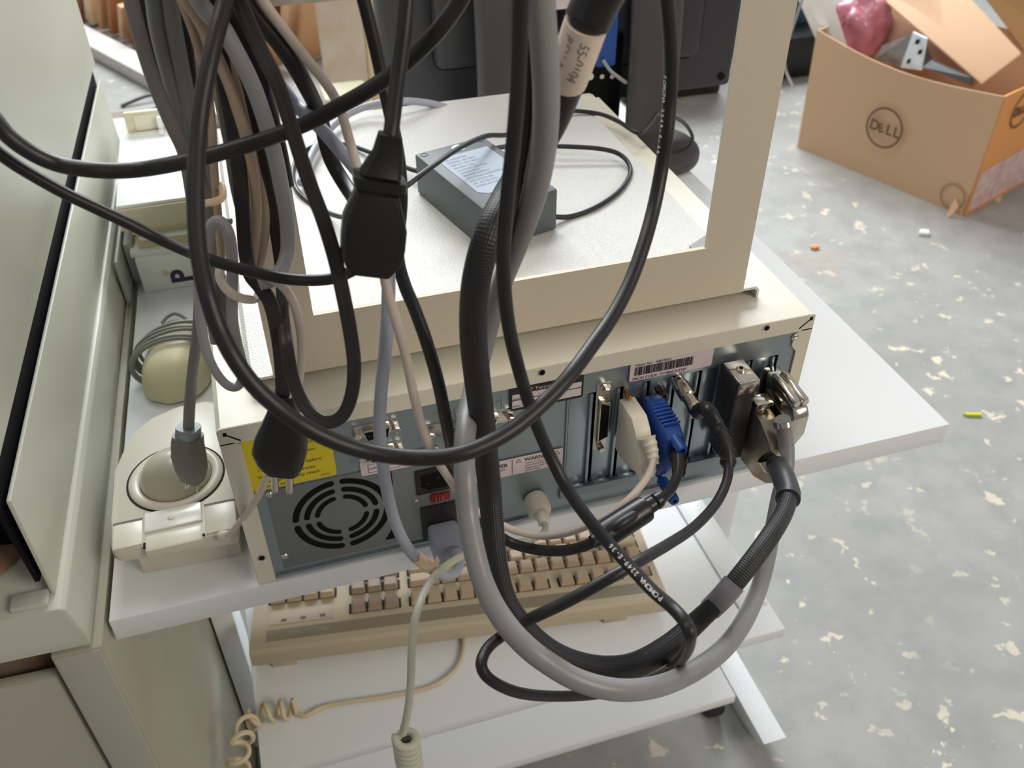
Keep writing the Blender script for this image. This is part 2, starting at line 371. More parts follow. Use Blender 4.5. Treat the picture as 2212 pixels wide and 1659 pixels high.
for u, v, x2, z2 in ((485, 938, .0085, -.007), (1752, 687, -.0085, -.007)):
    b = new(); p = at_y(u, v, 0); prism(b, [(p.x-.0011, -.0009, p.z-.0014), (p.x+.0011, -.0009, p.z-.0014), (p.x+.0011, -.0009, p.z+.0014), (p.x-.0011, -.0009, p.z+.0014)], (0, .0005, 0))
    prism(b, [(p.x, -.0009, p.z-.0005), (p.x+x2, -.0009, p.z+z2-.0006), (p.x+x2, -.0009, p.z+z2+.0006), (p.x, -.0009, p.z+.0005)], (0, .0005, 0))
    part('corner_slit', b, BLACK, pc)
# expansion slot brackets
for k in range(8):
    x0 = OPX0+.0018+k*.0205; b = new()
    box(b, (x0, .003, OZ0-.002), (x0+.0150, .0040, OZ1+.004), .0003)
    box(b, (x0+.0150, .0006, OZ0+.001), (x0+.0172, .0040, OZ1-.001), .0005)
    box(b, (x0+.001, -.0004, OZ0-.001), (x0+.012, .003, OZ0+.0008), .0003)
    part('slot_cover', b, STEEL2, pc)
# dark opening behind the brackets
b = new(); box(b, (OPX0, .0055, OZ0), (OPX1, .0065, OZ1)); part('slot_gap', b, BLACK, pc)
# small ports
def dsub(cx, cz, w=.0185, h=.009, vert=False, rows=True):
    W = EX if not vert else EZ; H = EZ if not vert else -EX; c = V(cx, .001, cz); b = new()
    def trap(ww, hh, k=.82): return [c+W*(-ww/2)+H*(hh/2), c+W*(ww/2)+H*(hh/2), c+W*(ww/2*k)+H*(-hh/2), c+W*(-ww/2*k)+H*(-hh/2)]
    prism(b, [c+W*(-w*.78)+H*(h*.62), c+W*(w*.78)+H*(h*.62), c+W*(w*.78)+H*(-h*.62), c+W*(-w*.78)+H*(-h*.62)], (0, -.0008, 0), .0002)
    prism(b, trap(w, h), (0, -.0062, 0), .0008); p = part('serial_port' if not vert else 'parallel_port', b, CHROME, pc)
    b = new(); prism(b, [q+V(0, -.0060, 0) for q in trap(w*.88, h*.74)], (0, -.0006, 0)); part('port_insert', b, BLACK, p)
    for s in (-1, 1):
        b = new(); lathe(b, c+W*(s*w*.70), (0, -1, 0), [(0, .0028), (.006, .0028), (.0064, .0022), (.0064, .0012)], 6); part('hex_standoff', b, CHROME, p)
    if rows:
        b = new()
        for i in range(5): lathe(b, c+W*((i-2)*w*.15)+H*(h*.14)+V(0, -.0066, 0), (0, -1, 0), [(0, .0004), (.0012, .0003)], 6)
        for i in range(4): lathe(b, c+W*((i-1.5)*w*.15)+H*(-h*.16)+V(0, -.0066, 0), (0, -1, 0), [(0, .0004), (.0012, .0003)], 6)
        part('pin', b, BRASS, p)
for u, v in ((812, 928), (822, 975)):
    p = at_y(u, v, 0); dsub(p.x, p.z)
p = at_y(1015, 915, 0); dsub(p.x, p.z+.0, w=.040)
p = at_y(1300, 895, 0); dsub(p.x, p.z-.003, w=.040, h=.0085, vert=True, rows=False)
# pressed marks on the steel
for u, v in ((950, 893), (985, 893), (1085, 868)):
    b = new(); p = at_y(u, v, 0); box(b, (p.x-.004, .0003, p.z-.0005), (p.x+.004, .0011, p.z+.0005), .0003); box(b, (p.x-.0005, .0003, p.z-.004), (p.x+.0005, .0011, p.z+.004), .0003)
    part('pressed_mark', b, STEEL2, pc)
# power inlets
def inlet(u0, v0, u1, v1):
    a = at_y(u0, v0, 0); c = at_y(u1, v1, 0); return a, c
a = at_y(895, 1018, 0); w_ = .031; b = new()
box(b, (a.x, -.0012, a.z-.024), (a.x+w_, .001, a.z), .0008); o_ = part('power_outlet', b, BRUB, pc)
b = new(); c0 = V(a.x+w_/2, -.0013, a.z-.012); ps = [c0+V(-.012, 0, .008), c0+V(.012, 0, .008), c0+V(.012, 0, -.004), c0+V(.007, 0, -.008), c0+V(-.007, 0, -.008), c0+V(-.012, 0, -.004)]
prism(b, ps, (0, .0004, 0)); part('outlet_recess', b, BLACK, o_)
b = new()
for dx, dz in ((-.007, -.001), (.007, -.001), (0, .003)): box(b, c0+V(dx-.0018, -.0006, dz-.0008), c0+V(dx+.0018, .0003, dz+.0008), .0002)
part('outlet_contact', b, BPLUG, o_)
a2 = at_y(930, 1066, 0); b = new(); box(b, (a2.x, -.0016, a2.z-.0085), (a2.x+.014, .001, a2.z-.001), .0005); sw = part('voltage_switch', b, RED, pc, 'red voltage switch')
b = new(); text_geo(b, '115', .0050, (a2.x+.0022, -.0017, a2.z-.0068), EX, EZ, .0002); part('switch_figures', b, mat('pale_red', (200, 120, 110), .5), sw)
a3 = at_y(908, 1097, 0); b = new(); box(b, (a3.x, -.0014, .006), (a3.x+.030, .001, a3.z), .0008); part('power_inlet', b, BRUB, pc)
# ---------------- stickers on the back
def sticker(name, quad, m, lab=None, t=.0003):
    b = new(); prism(b, quad, (0, t, 0)); return part(name, b, m, pc, lab)
Y0 = -.0010
yl = rrect((.0400, Y0+.0016, .1135), EX, EZ, .0555, .0465, .0025); sy = sticker('warning_sticker', yl, YEL, 'yellow voltage warning sticker', .0004)
b = new()
for i, (s, x, z, sz) in enumerate((('first set', .0430, .1235, .0042), ('Voltage Configuration.', .0185, .1165, .0042), ('120v. Select voltage before', .0182, .1070, .0038), ('Verify setting; otherwise', .0172, .1010, .0038), ('applied power may result.', .0180, .0962, .0038), ('damage to', .0178, .0918, .0038))):
    text_geo(b, s, sz, (x, Y0+.0016, z), EX, EZ, .0002)
text_geo(b, '00967-001', .0016, (.057, Y0+.0016, .0925), EX, EZ, .0002)
part('sticker_text', b, mat('olive_ink', (96, 86, 22), .6), sy)
pa, pb, pc_, pd_ = (at_y(*q, 0) for q in ((1362, 786), (1543, 748), (1541, 790), (1366, 822)))
w = pb.x-pa.x; cz = (pa.z+pb.z+pc_.z+pd_.z)/4; h = .0165; cx = (pa.x+pb.x)/2
ss = sticker('serial_sticker', rrect((cx, -.0004, cz), EX, EZ, w, h, .002), LAB)
b = new(); xl = cx-w/2
text_geo(b, 'SERIAL NO   A08328361', .0027, (xl+.0035, -.0004, cz+.0048), EX, EZ, .0002)
text_geo(b, 'PROD CODE  DT486DX334F', .0033, (xl+.0025, -.0004, cz-.0074), EX, EZ, .0002)
x = xl+.0035; random.seed(3)
while x < xl+w*.76:
    ww = random.choice((.00022, .00022, .0005)); prism(b, [(x, -.0006, cz-.0035), (x+ww, -.0006, cz-.0035), (x+ww, -.0006, cz+.0040), (x, -.0006, cz+.0040)], (0, .0001, 0)); x += ww+random.choice((.0002, .0003, .0005))
part('barcode_print', b, INK, ss)
pa, pb, pd_ = (at_y(*q, 0) for q in ((1101, 838), (1217, 812), (1106, 878)))
w = .053; h = .0200; x0 = pa.x; z1 = pa.z-.0005; cz = z1-h/2; cx = x0+w/2
ts = sticker('maker_sticker', rrect((cx, -.0008, cz), EX, EZ, w, h, .0015), BRUB, t=.0018)
b = new()
for za, zb in ((-.0078, -.0012), (-.0004, .0042)): prism(b, rrect((cx, -.00095, cz+(za+zb)/2), EX, EZ, w-.003, zb-za, .0004), (0, .0001, 0))
part('sticker_field', b, LAB, ts)
b = new(); text_geo(b, 'Tencor', .0040, (cx-.009, -.0009, cz+.0055), EX, EZ, .0002); lathe(b, (cx-.0125, -.0009, cz+.0067), (0, -1, 0), [(0, .0017), (.0002, .0017)], 16); box(b, (cx-.0143, -.0011, cz+.0066), (cx-.0107, -.0009, cz+.0082)); part('maker_mark', b, LAB, ts)
b = new(); text_geo(b, 'PART NO.', .0022, (x0+.002, -.0011, cz-.0002), EX, EZ, .0002); text_geo(b, 'SERIAL NO.', .0022, (x0+.002, -.0011, cz-.0068), EX, EZ, .0002)
for k in range(9):
    q0 = V(x0+.017+k*.0022, -.0011, cz+.0005+random.random()*.002); q1 = q0+V(.0022, 0, random.uniform(-.0015, .0025)); prism(b, [q0, q1, q1+V(.0003, 0, .0003), q0+V(.0003, 0, .0003)], (0, .0001, 0))
part('sticker_text', b, INKG, ts)
def strip(u0, v0, u1, v1, h):
    a = at_y(u0, v0, 0); c = at_y(u1, v1, 0); z = (a.z+c.z)/2; return a.x, c.x, z
x0, x1, z1 = .0835, .138, .0975
s1 = sticker('ratings_sticker', rrect(((x0+x1)/2, -.0004, z1-.0065), EX, EZ, x1-x0, .013, .0015), LAB)
b = new()
for r in range(2):
    for cxx in range(2):
        xa = x0+.005+cxx*.024; za = z1-.0112+r*.0042
        for lo, hi in (((xa, za), (xa+.022, za+.0003)), ((xa, za+.0032), (xa+.022, za+.0035)), ((xa, za), (xa+.0003, za+.0035)), ((xa+.0217, za), (xa+.022, za+.0035))): box(b, (lo[0], -.0006, lo[1]), (hi[0], -.0005, hi[1]))
text_geo(b, 'MADE IN  WX-1', .003, (x0+.02, -.0005, z1-.0033), EX, EZ, .0002); part('sticker_text', b, INKG, s1)
a = at_y(1216, 966, 0); x1 = a.x; z1 = a.z; x0 = .150
s2 = sticker('power_sticker', rrect(((x0+x1)/2, -.0004, z1-.0085), EX, EZ, x1-x0, .0165, .0015), LAB)
b = new(); text_geo(b, 'POWER', .0050, (.170, -.0005, z1-.0070), EX, EZ, .0002, bold=.00012); text_geo(b, 'WARNING', .0046, (.2000, -.0005, z1-.0052), EX, EZ, .0002, bold=.00012)
text_geo(b, '115-230V~  50/60Hz', .0021, (.168, -.0005, z1-.0100), EX, EZ, .0002)
for i, t_ in enumerate(('Connect only to a properly', 'grounded outlet.', 'Apparaten skall anslutas till', 'jordat uttag.')): text_geo(b, t_, .0023, (.2005, -.0005, z1-.0080-i*.0024), EX, EZ, .0002)
box(b, (.1905, -.0006, z1-.016), (.1909, -.0005, z1-.001))
for xx in (.1955, .2250):
    c0 = V(xx, -.0006, z1-.0035)
    for q0, q1 in ((V(-.002, 0, -.0017), V(.002, 0, -.0017)), (V(.002, 0, -.0017), V(0, 0, .0017)), (V(0, 0, .0017), V(-.002, 0, -.0017))):
        dd = (q1-q0).normalized(); nn = V(-dd.z, 0, dd.x)*.00018; prism(b, [c0+q0-nn, c0+q1-nn, c0+q1+nn, c0+q0+nn], (0, .0001, 0))
part('sticker_text', b, INKG, s2)
# ================================================================== beige frame (rack bezel) on the computer
FY, FT = .030, .0032
g = lambda u, v: at_y(u, v, FY)
fx0, fx1 = g(588, 800).x, g(1603, 640).x; fzb = .1575
ix0, ix1 = g(675, 670).x, g(1524, 548).x; fzi = (g(675, 670).z+g(1524, 548).z)/2; fzt = g(700, 4).z
fr = thing('equipment_frame', 'beige open metal frame with tray floor standing on the computer', 'frame', ((fx0+fx1)/2, .2, CH))
b = new(); yb = FY+FT
O = [(fx0, fzb), (fx1, fzb), (fx1, fzt+.05), (fx0, fzt+.05)]; I = [(ix0, fzi), (ix1, fzi), (ix1, fzt), (ix0, fzt)]
vs = [[b.verts.new((x, y, z)) for x, z in L] for y in (FY, yb) for L in (O, I)]
for i in range(4):
    j = (i+1) % 4
    b.faces.new((vs[0][i], vs[0][j], vs[1][j], vs[1][i])); b.faces.new((vs[2][i], vs[3][i], vs[3][j], vs[2][j]))
    b.faces.new((vs[0][i], vs[2][i], vs[2][j], vs[0][j])); b.faces.new((vs[1][i], vs[1][j], vs[3][j], vs[3][i]))
bmesh.ops.bevel(b, geom=[e for e in b.edges if len(e.link_faces) == 2 and e.calc_face_angle(0) > .5], offset=.0012, segments=2, affect='EDGES')
part('face_frame', b, BEIGE, fr)
tx0, tx1 = at_y(533, 813, FY-.002).x, at_y(1640, 650, FY-.002).x; tz = fzb+.0020
b = new(); prism(b, [(tx0, 0, CH+.0002), (tx0, 0, tz-.0025), (tx0+.003, 0, tz), (tx1-.003, 0, tz), (tx1, 0, tz-.003), (tx1, 0, CH+.0002), (tx1-.0018, 0, CH+.0002), (tx1-.0018, 0, tz-.004), (tx1-.004, 0, tz-.002), (tx0+.004, 0, tz-.002), (tx0+.0018, 0, tz-.004), (tx0+.0018, 0, CH+.0002)], (0, .404, 0))
for v in b.verts: v.co.y += FY+.0006
part('tray_floor', b, mat('pale_speckled_powdercoat', (216, 217, 213), .36, bump=.9, bscale=900, spec=.8), fr)
q0 = at_z(1489, 531, tz+.001); q1 = at_z(1525, 508, tz+.001); q2 = at_z(1500, 544, tz+.001); q3 = at_z(1524, 548, tz+.001)
b = new(); prism(b, [(q.x, q.y, tz-.0002) for q in (q0, q1, at_z(1540, 548, tz), q2)], (0, 0, .0012)); part('corner_gusset', b, GREYD, fr)
TZ = tz
# ================================================================== power adapter
zt = TZ+.036
A = [at_z(*q, zt) for q in ((895, 332), (1045, 293), (1172, 430), (1014, 465))]
ea = (A[1]-A[0]).normalized(); eb = (A[3]-A[0]); eb = (eb-ea*eb.dot(ea)).normalized(); wa = .066; wb = (A[3]-A[0]).dot(eb)
ad = thing('power_adapter', 'dark grey power brick with a silver ratings label lying inside the frame', 'adapter', A[0]+ea*wa/2+eb*wb/2-V(0, 0, .036))
P0 = A[0]; B0 = V(0, 0, -.0355)
b = new(); prism(b, [P0, P0+ea*wa, P0+ea*wa+eb*wb, P0+eb*wb], B0, .002); part('housing', b, ADPT, ad)
b = new(); prism(b, [P0+ea*.010+eb*.020, P0+ea*(wa-.008)+eb*.020, P0+ea*(wa-.008)+eb*(wb-.028), P0+ea*(wa-.014)+eb*(wb-.022), P0+ea*.016+eb*(wb-.022), P0+ea*.010+eb*(wb-.028)], (0, 0, .0003)); lb = part('ratings_label', b, ADL, ad, 'silver ratings label')
b = new(); ux, uy = ea, -eb; base = P0+V(0, 0, .0004)
random.seed(5)
for i in range(11):
    o = base+ea*.014+eb*(.028+i*.0052)
    text_geo(b, ('AC ADAPTER', 'MODEL: AD-4812', 'INPUT: 100-240V~', '50-60Hz 1.0A', 'OUTPUT: 24V 2.5A', 'LISTED I.T.E.', 'POWER SUPPLY', 'CAUTION: INDOOR USE', '(UL) (TUV) (B)', 'CE  CE (E) (FC)', 'MADE IN CHINA')[i], .0034, o, ux, uy, .0002)
part('label_print', b, mat('label_print_ink', (120, 134, 148), .6), lb)
b = new(); lathe(b, P0+ea*wa*.55+eb*.010, EZ, [(0, .0058), (.0004, .0058)], 24); part('round_sticker', b, PAPER, ad, 'white round sticker')
for s, t in ((.006, .006), (wa-.006, .006), (.006, wb-.007), (wa-.006, wb-.007)):
    b = new(); lathe(b, P0+ea*s+eb*t, EZ, [(-.001, .0034), (.0003, .0034), (.0003, .0026), (-.0008, .0024)], 16); part('screw_recess', b, BRUB, ad)
zc = TZ+.0022
acord = [at_z(u, v, z) for u, v, z in ((1174, 466, zc+.006), (1230, 468, zc), (1290, 446, zc), (1340, 410, zc), (1362, 370, zc), (1345, 338, zc+.004), (1300, 322, zc+.008), (1205, 316, zc+.010), (1100, 316, zc+.010), (1040, 330, zc+.012), (950, 370, zc+.010), (895, 368, zc+.006), (820, 337, zc+.004), (750, 313, zc), (690, 312, zc), (648, 335, zc), (632, 375, zc), (645, 415, zc), (690, 450, zc), (745, 470, zc+.01), (800, 462, zc+.03), (870, 408, zc+.055), (930, 362, zc+.06), (990, 321, zc+.055), (1050, 294, zc+.045), (1100, 290, zc+.03), (1160, 262, zc+.012), (1215, 240, zc+.004), (1290, 245, zc), (1335, 262, zc), (1378, 287, zc+.002), (1402, 270, zc-.005), (1420, 246, zc-.02), (1440, 246, zc-.03), (1478, 266, zc-.07), (1496, 298, zc-.10), (1482, 322, zc-.12), (1440, 330, zc-.13))]
b = new(); sweep(b, catmull(acord), .0021, 10); part('cord', b, BRUB, ad)
# ================================================================== grey cord lying over the computer's front edge
b = new(); sweep(b, catmull([at_z(u, v, TZ+.004+d) for u, v, d in ((650, 395, .004), (668, 345, .004), (695, 298, .004), (735, 258, .004), (785, 232, .006), (850, 219, .010), (920, 222, .002), (985, 238, -.012))]), .0036, 12)
solo('grey_cable', b, GREYB, 'short grey cord curving along the far edge of the computer top', 'cable')
# ================================================================== hanging cables
def cable(name, keys, r, m, label, cat='cable', n=8, seg=14, rad=None, group=None, flat=False, tail=.05, parts=False):
    P = px(keys); P = catmull(P, n)
    if tail: P = [P[0]+(P[0]-P[1]).normalized()*tail*.5+V(0, 0, tail)] + P if keys[0][1] < 5 else P
    b = new()
    if flat: sweep(b, P, r, 28, flat3, hint=-AF)
    else: sweep(b, P, rad(len(P)) if rad else r, seg)
    if not parts: return solo(name, b, m, label, cat, group), P
    t = thing(name, label, cat, P[len(P)//2], group); part('cord', b, m, t); return t, P
VAR = {}
# big black loop in front
loop1, LP = cable('black_cable', [(497, -60, -.03), (487, 0, -.035), (471, 60, -.045), (454, 130, -.055), (438, 210, -.065), (428, 290, -.075), (424, 360, -.085), (423, 430, -.095), (425, 500, -.105), (433, 570, -.115), (449, 640, -.125), (473, 710, -.132), (506, 775, -.14), (549, 833, -.145), (602, 882, -.15), (656, 920, -.155), (715, 950, -.158), (780, 972, -.16), (850, 985, -.163), (920, 989, -.167), (988, 982, -.17), (1050, 960, -.168), (1110, 925, -.163), (1170, 875, -.155), (1225, 818, -.145), (1275, 752, -.13), (1322, 685, -.115), (1360, 612, -.10), (1390, 530, -.085), (1412, 450, -.07), (1428, 370, -.06), (1440, 290, -.055), (1447, 210, -.05), (1449, 140, -.05), (1446, 70, -.05), (1440, 0, -.05), (1434, -60, -.05)],
    .00365, BRUB, 'black round coax cable hanging in one huge loop in front of everything', tail=.05, parts=True)
cable('black_cable', [(-60, 210, -.02), (-20, 248, -.025), (20, 296, -.03), (75, 334, -.03), (130, 356, -.03), (190, 366, -.035), (250, 369, -.035), (310, 365, -.035), (370, 355, -.04), (430, 342, -.04), (490, 326, -.04), (560, 305, -.04), (620, 284, -.04), (680, 258, -.042), (740, 226, -.045), (800, 192, -.048), (850, 158, -.05), (900, 115, -.055), (945, 68, -.06), (985, 15, -.06), (1010, -30, -.06), (1030, -80, -.06)],
    .0037, BRUB, 'black cable sagging from the upper left edge and rising across to top centre', tail=0)
cable('black_cable', [(-60, 290, -.02), (-20, 318, -.02), (40, 360, -.02), (130, 412, -.02), (200, 446, -.02), (270, 479, -.02), (340, 514, -.022), (400, 541, -.03), (450, 560, -.04), (520, 581, -.045), (590, 597, -.05), (650, 605, -.05), (710, 603, -.05), (755, 588, -.052), (795, 560, -.055), (812, 530, -.06)],
    .00295, BRUB, 'thinner black cable coming in below the sagging one and ending behind the socket plug', tail=0)
vga, VP_ = cable('monitor_cable', [(770, -60, 0), (783, -10, 0), (808, 90, -.005), (828, 180, -.01), (848, 270, -.02), (862, 350, -.03), (867, 430, -.035), (862, 500, -.04), (860, 560, -.05), (874, 615, -.06), (896, 668, -.07), (922, 740, -.08), (945, 820, -.085), (960, 890, -.09), (972, 950, -.09), (986, 1015, -.08), (1010, 1080, -.075), (1045, 1130, -.075), (1095, 1168, -.08), (1150, 1186, -.095), (1210, 1190, -.11), (1260, 1180, -.12), (1300, 1160, -.125), (1345, 1128, -.125), (1392, 1100, -.115), (1425, 1082, -.10), (1452, 1052, -.085), (1466, 1015, -.072), (1466, 985, -.062)],
    .0034, BRUB, 'black monitor cable with a ferrite lump and blue plug screwed to the computer', 'cable', parts=True)
# ferrite
q = px([(1298, 1160, -.125), (1394, 1098, -.115)]); d = (q[1]-q[0]); L = d.length; b = new()
lathe(b, q[0], d, [(-.006, .0042), (-.002, .0046), (0, .0080), (.002, .0084), (L-.002, .0084), (L, .0080), (L+.002, .0052), (L+.006, .0050), (L+.0062, .0040), (L+.008, .0052), (L+.011, .0050), (L+.0112, .0038)], 22); part('ferrite_core', b, BPLUG, vga)
# blue plug: side profile extruded across its thickness
def hood(name, x0, x1, prof, m, parent, bev=.0012, lab=None):
    b = new(); prism(b, [(x0, y, z) for y, z in prof], (x1-x0, 0, 0), bev); return part(name, b, m, parent, lab)
bl = hood('plug_hood', .2865, .3000, [(-.004, .108), (-.012, .110), (-.040, .108), (-.047, .103), (-.050, .088), (-.050, .078), (-.040, .062), (-.012, .060), (-.004, .062)], BLUE, vga, .002, 'blue plug')
b = new()
for k in range(7): box(b, (.2868, -.016-k*.0036, .1085), (.2997, -.0175-k*.0036, .1105), .0004)
part('grip_rib', b, BLUE, bl)
for z in (.101, .052):
    b = new(); lathe(b, (.2935, -.006, z), (0, -1, 0), [(0, .0020), (.030, .0020), (.030, .0042), (.050, .0040), (.052, .0034), (.052, .0020), (.047, .0018)], 16); part('thumbscrew', b, BLUE, vga)
b = new(); q = px([(1463, 978, -.048), (1467, 1000, -.062), (1466, 1020, -.072)]); sweep(b, catmull(q), [.0062]*6+[.0052]*6+[.0046]*5, 16); part('strain_relief', b, BPLUG, vga)
# power cord with socket plug
iec, IP = cable('power_cable', [(884, -60, -.055), (880, -10, -.058), (872, 70, -.065), (862, 150, -.072), (853, 220, -.08), (845, 285, -.088), (841, 310, -.09)], .0034, BRUB, 'black power cord ending in a hanging three pole socket plug', 'power cable', parts=True)
c = [at_y(u, v, y) for u, v, y in ((843, 290, -.09), (838, 330, -.09), (822, 375, -.092), (820, 381, -.092), (819, 402, -.092), (815, 412, -.093), (809, 480, -.095), (805, 522, -.096), (800, 555, -.097), (795, 584, -.098))]
ax_ = (c[-1]-c[0]).normalized(); rr = AX - ax_*AX.dot(ax_); rr.normalize(); rr = (Matrix.Rotation(math.radians(-14), 3, ax_) @ rr); uu = ax_.cross(rr)
hw = (.0048, .0062, .0086, .0112, .0112, .0090, .0135, .0137, .0130, .0092); hh = (.0045, .0052, .0068, .0090, .0090, .0078, .0098, .0098, .0096, .0080)
b = new(); loft(b, [(c[i], rr, uu, hw[i], hh[i], .42 if i < 5 else .30) for i in range(3)]); part('strain_relief', b, BPLUG, iec)
b = new(); loft(b, [(c[i], rr, uu, hw[i], hh[i], .45) for i in range(3, 5)]); part('collar', b, BPLUG, iec)
b = new(); loft(b, [(c[i], rr, uu, hw[i], hh[i], .28) for i in range(5, 10)]); sp = part('socket_body', b, BPLUG, iec)
b = new(); e = c[9]+ax_*.0002
for s in (-1, 0, 1): box(b, (-.0008+s*.005, -.0018, -.0002), (.0008+s*.005, .0018, .0002), M=Matrix.Translation(e) @ Matrix((rr, uu, ax_)).transposed().to_4x4())
part('contact_slot', b, BLACK, sp)
# flat black cord loop
cable('flat_black_cord', [(505, -60, -.02), (517, 0, -.03), (560, 100, -.045), (590, 160, -.055), (608, 205, -.06), (628, 270, -.065), (650, 340, -.07), (672, 405, -.075), (700, 480, -.085), (724, 560, -.092), (742, 640, -.10), (757, 720, -.103), (765, 790, -.103), (760, 850, -.10), (742, 895, -.098), (712, 912, -.096), (680, 900, -.09), (652, 866, -.08), (632, 815, -.07), (620, 750, -.06), (612, 690, -.04), (610, 630, -.02), (606, 570, .0), (596, 500, .008), (586, 430, .010), (572, 370, .010), (558, 310, .010), (542, 240, .010), (526, 170, .010), (508, 100, .010), (490, 30, .010), (480, -40, .010)],
    .0034, BGLOSS, 'flat ribbed black cord hanging in a narrow U left of the socket plug', flat=True)
eu, EP = cable('power_cable', [(440, -50, .004), (455, 40, .004), (476, 120, .004), (490, 200, .004), (503, 270, .004), (513, 340, .002), (520, 400, 0), (526, 480, -.004), (531, 545, -.01), (541, 592, -.02), (562, 620, -.028), (584, 655, -.036), (599, 715, -.044), (608, 785, -.05), (611, 850, -.055), (611, 880, -.058)],
    .0039, BGLOSS, 'flat black power cord with a hanging round pin european plug', 'power cable', flat=True, parts=True)
c = [at_y(u, v, y) for u, v, y in ((611, 850, -.055), (612, 885, -.056), (611, 905, -.056), (607, 940, -.057), (605, 965, -.058), (609, 990, -.058), (613, 1010, -.058))]
ax_ = (c[-1]-c[0]).normalized(); rr = (AX-ax_*AX.dot(ax_)).normalized(); uu = ax_.cross(rr)
b = new(); loft(b, [(c[i], rr, uu, w_, h_, .5) for i, w_, h_ in ((0, .0055, .0045), (1, .0080, .0065), (2, .0098, .0080), (3, .0132, .0115), (4, .0142, .0125), (5, .0128, .0118), (6, .0095, .0095))]); pl = part('plug_body', b, BPLUG, eu)
b = new(); o = c[2]+rr*.0095-uu*0; box(b, (-.0015, -.003, -.004), (.0055, .003, .003), .0008, M=Matrix.Translation(o) @ Matrix((rr, uu, ax_)).transposed().to_4x4()); part('earth_clip', b, mat('brushed_steel_clip', (120, 122, 128), .4, metal=.8), pl, 'metal earth clip')
for s in (-.0052, .0032):
    b = new(); lathe(b, c[6]+rr*s-ax_*.002, ax_, [(0, .0021), (.0185, .0021), (.0205, .0016), (.021, .0008)], 14); part('pin', b, CHROME, pl, 'round metal pin')
# grey cord with american plug
us, UPp = cable('power_cable', [(272, -60, .02), (283, 0, .02), (300, 70, .02), (324, 150, .02), (350, 220, .02), (376, 280, .02), (398, 330, .022), (412, 400, .024), (422, 480, .026), (430, 560, .028), (432, 640, .03), (427, 720, .03), (417, 800, .03), (410, 870, .03), (407, 930, .03)],
    .0036, GREYD, 'grey power cord hanging leftmost with a two blade plug over the trackball', 'power cable', parts=True)
c = [at_y(u, v, .030) for u, v in ((407, 922), (406, 940), (405, 955), (408, 985), (413, 1010), (417, 1034))]
ax_ = (c[-1]-c[0]).normalized(); rr = (AX-ax_*AX.dot(ax_)).normalized(); rr = Matrix.Rotation(math.radians(18), 3, ax_) @ rr; uu = ax_.cross(rr)
b = new(); loft(b, [(c[i], rr, uu, w_, h_, .55) for i, w_, h_ in ((0, .0070, .0062), (1, .0072, .0064), (2, .0060, .0056))]); part('collar', b, mat('clear_grey_collar', (168, 176, 184), .15, trans=.4), us, 'translucent pale collar')
b = new(); loft(b, [(c[i], rr, uu, w_, h_, .5) for i, w_, h_ in ((1, .0088, .0070), (2, .0092, .0074), (3, .0100, .0082), (4, .0096, .0078), (5, .0070, .0062))]); pl = part('plug_body', b, GREYD, us)
for s in (-.0045, .0045):
    b = new(); M = Matrix.Translation(c[5]+rr*s) @ Matrix((rr, uu, ax_)).transposed().to_4x4(); box(b, (-.0006, -.0026, -.004), (.0006, .0026, .0095), .0003, M=M); part('blade', b, CHROME, pl, 'metal blade')
